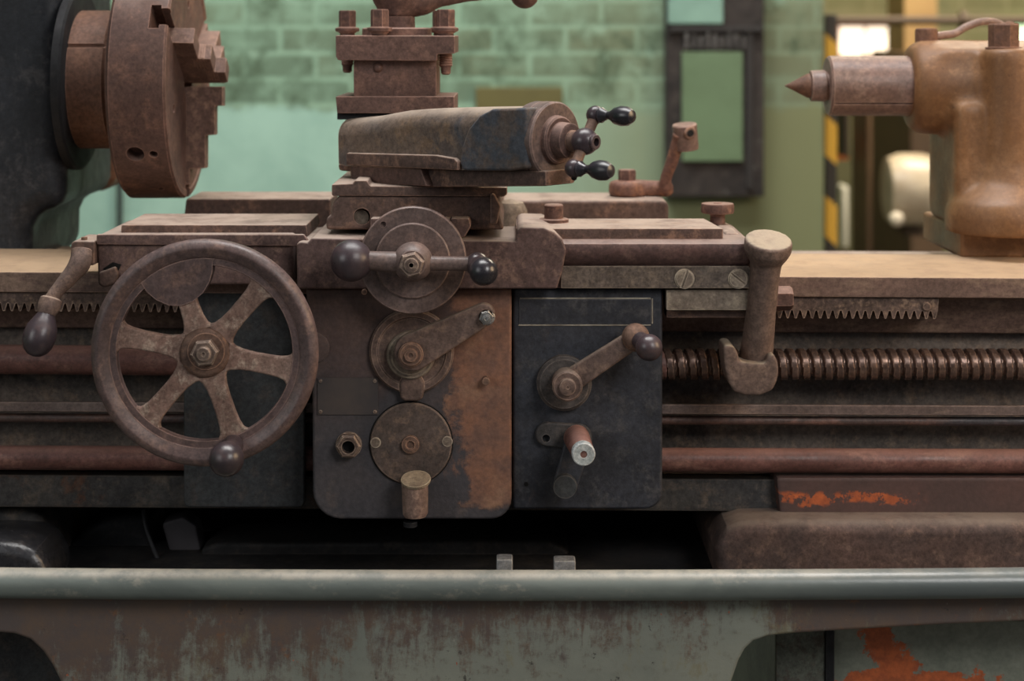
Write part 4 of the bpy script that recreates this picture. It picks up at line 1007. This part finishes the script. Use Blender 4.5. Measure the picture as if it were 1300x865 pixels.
m = MB(); m.rev([(0, .020), (0, rq - .003), (.003, rq), (.16, rq), (.16, 0)], (xq, YA, AT), (1, 0, 0), 64)
o = link('quill', m, M['quill'], ts)
c = MB(); aa = math.radians(-34); dq = Vector((0, -math.cos(aa), math.sin(aa))); tq = Vector((0, math.sin(aa), math.cos(aa)))
pp = Vector((xq + .004, YA, AT)) + dq * (rq - .004)
c.extr([pp - tq * .0016, pp + tq * .0016, pp + tq * .0016 + dq * .02, pp - tq * .0016 + dq * .02], (.2, 0, 0)); cut(o, c)
m = MB(); m.rev([(-.026, .018), (-.024, .0225), (-.004, .0235), (-.002, .021), (.002, .021)], (xq, YA, AT), (1, 0, 0), 40); link('centre_collar', m, M['quill'], ts)
m = MB(); m.rev([(-.062, .0004), (-.030, .0172), (-.0285, .0180), (-.024, .0180)], (xq, YA, AT), (1, 0, 0), 40); link('pointed_centre', m, M['collar'], ts)
pb_ = Vector((pv.x + .006, .265, zt1 - .002))
m = MB(); m.rev([(0, .0255), (.003, .0255), (.0035, .0225)], pb_, (0, 0, 1), 40); m.rev([(.003, .0215), (.035, .0215), (.037, .0195), (.037, 0)], pb_, (0, 0, 1), 6, .15); link('hex_bolt', m, M['collar'], ts)
tl = thing('quill_clamp_lever', W(1176, 58, .34), 'small curved lever with round hub and ball on the tailstock top', 'lever')
p = W(1176, 58, .34)
m = MB(); m.rev([(-.012, .0165), (.022, .0165), (.0255, .0145), (.026, 0)], p, (0, 0, 1), 36); link('lever_hub', m, M['collar'], tl)
m = MB(); m.tube([p + Vector((.012, 0, .013)), W(1196, 45, .345), W(1212, 42.5, .35), W(1226, 34.5, .355), W(1245, 28, .36), W(1262, 28, .365), W(1276, 34, .37)], [.0065, .0060, .0058, .0058, .0056, .0054, .0054], 16, 6); link('lever_arm', m, M['quill'], tl)
m = MB(); m.ball(W(1281, 37.5, .37), .0125); link('lever_ball', m, M['collar'], tl)

# ------------------------------------------------------------------ camera and light
cam = bpy.data.cameras.new('camera'); co = bpy.data.objects.new('camera', cam); COL.objects.link(co)
co.location = (CX, -D0, CZ); co.rotation_euler = (PI / 2, 0, 0)
cam.sensor_width = 36; cam.sensor_fit = 'HORIZONTAL'; cam.lens = 36 * 2150 / 1300
cam.shift_x = 0; cam.shift_y = -(432.5 - HZ) / 1300
cam.dof.use_dof = True; cam.dof.focus_distance = D0 - .03; cam.dof.aperture_fstop = 3.4
cam.clip_end = 60
SC.camera = co

def area(name, loc, target, size, power, col, sy=None):
    l = bpy.data.lights.new(name, 'AREA'); l.energy = power; l.color = col; l.shape = 'RECTANGLE'; l.size = size; l.size_y = sy or size
    o = bpy.data.objects.new(name, l); COL.objects.link(o); o.location = loc
    o.rotation_euler = (Vector(target) - Vector(loc)).to_track_quat('-Z', 'Y').to_euler(); return o
area('skylight', (.7, .2, 4.0), (.7, .1, 0), 2.6, 125, (1, .98, .96), 1.2)
area('front_window', (2.3, -2.4, 2.7), (.6, 0, .9), 1.1, 40, (1, .97, .94))
area('left_fill', (-2.2, -2.6, 2.3), (.4, .1, 1.0), 1.6, 22, (1, .99, .98))  # added soft fill for the faces turned to the left
area('warm_side_fill', (3.1, -.5, 1.9), (1.2, .3, 1.0), 1.1, 32, (1, .70, .42))  # added lamp that warms the tailstock side, no real opening
wl = area('wall_fill', (.1, 1.5, 3.9), (.3, 2.6, 1.2), 2.4, 32, (.97, 1, .98), .9)  # added lamp to brighten the mint wall, no real roof light
wl.data.spread = math.radians(84)
area('far_bay_fill', (2.6, 3.2, 3.6), (2.5, 4.2, 1.2), 1.4, 210, (1, .86, .66))  # added lamp to brighten the dim bay behind the tailstock
wd = bpy.data.worlds.new('workshop'); SC.world = wd; wd.use_nodes = True
wd.node_tree.nodes['Background'].inputs[0].default_value = (.80, .88, 1, 1); wd.node_tree.nodes['Background'].inputs[1].default_value = .10
SC.view_settings.view_transform = 'Standard'; SC.view_settings.look = 'None'; SC.view_settings.gamma = 1; SC.view_settings.exposure = .06
SC.view_settings.use_curve_mapping = False
for o in bpy.data.objects:
    if '_o' in o: del o['_o']
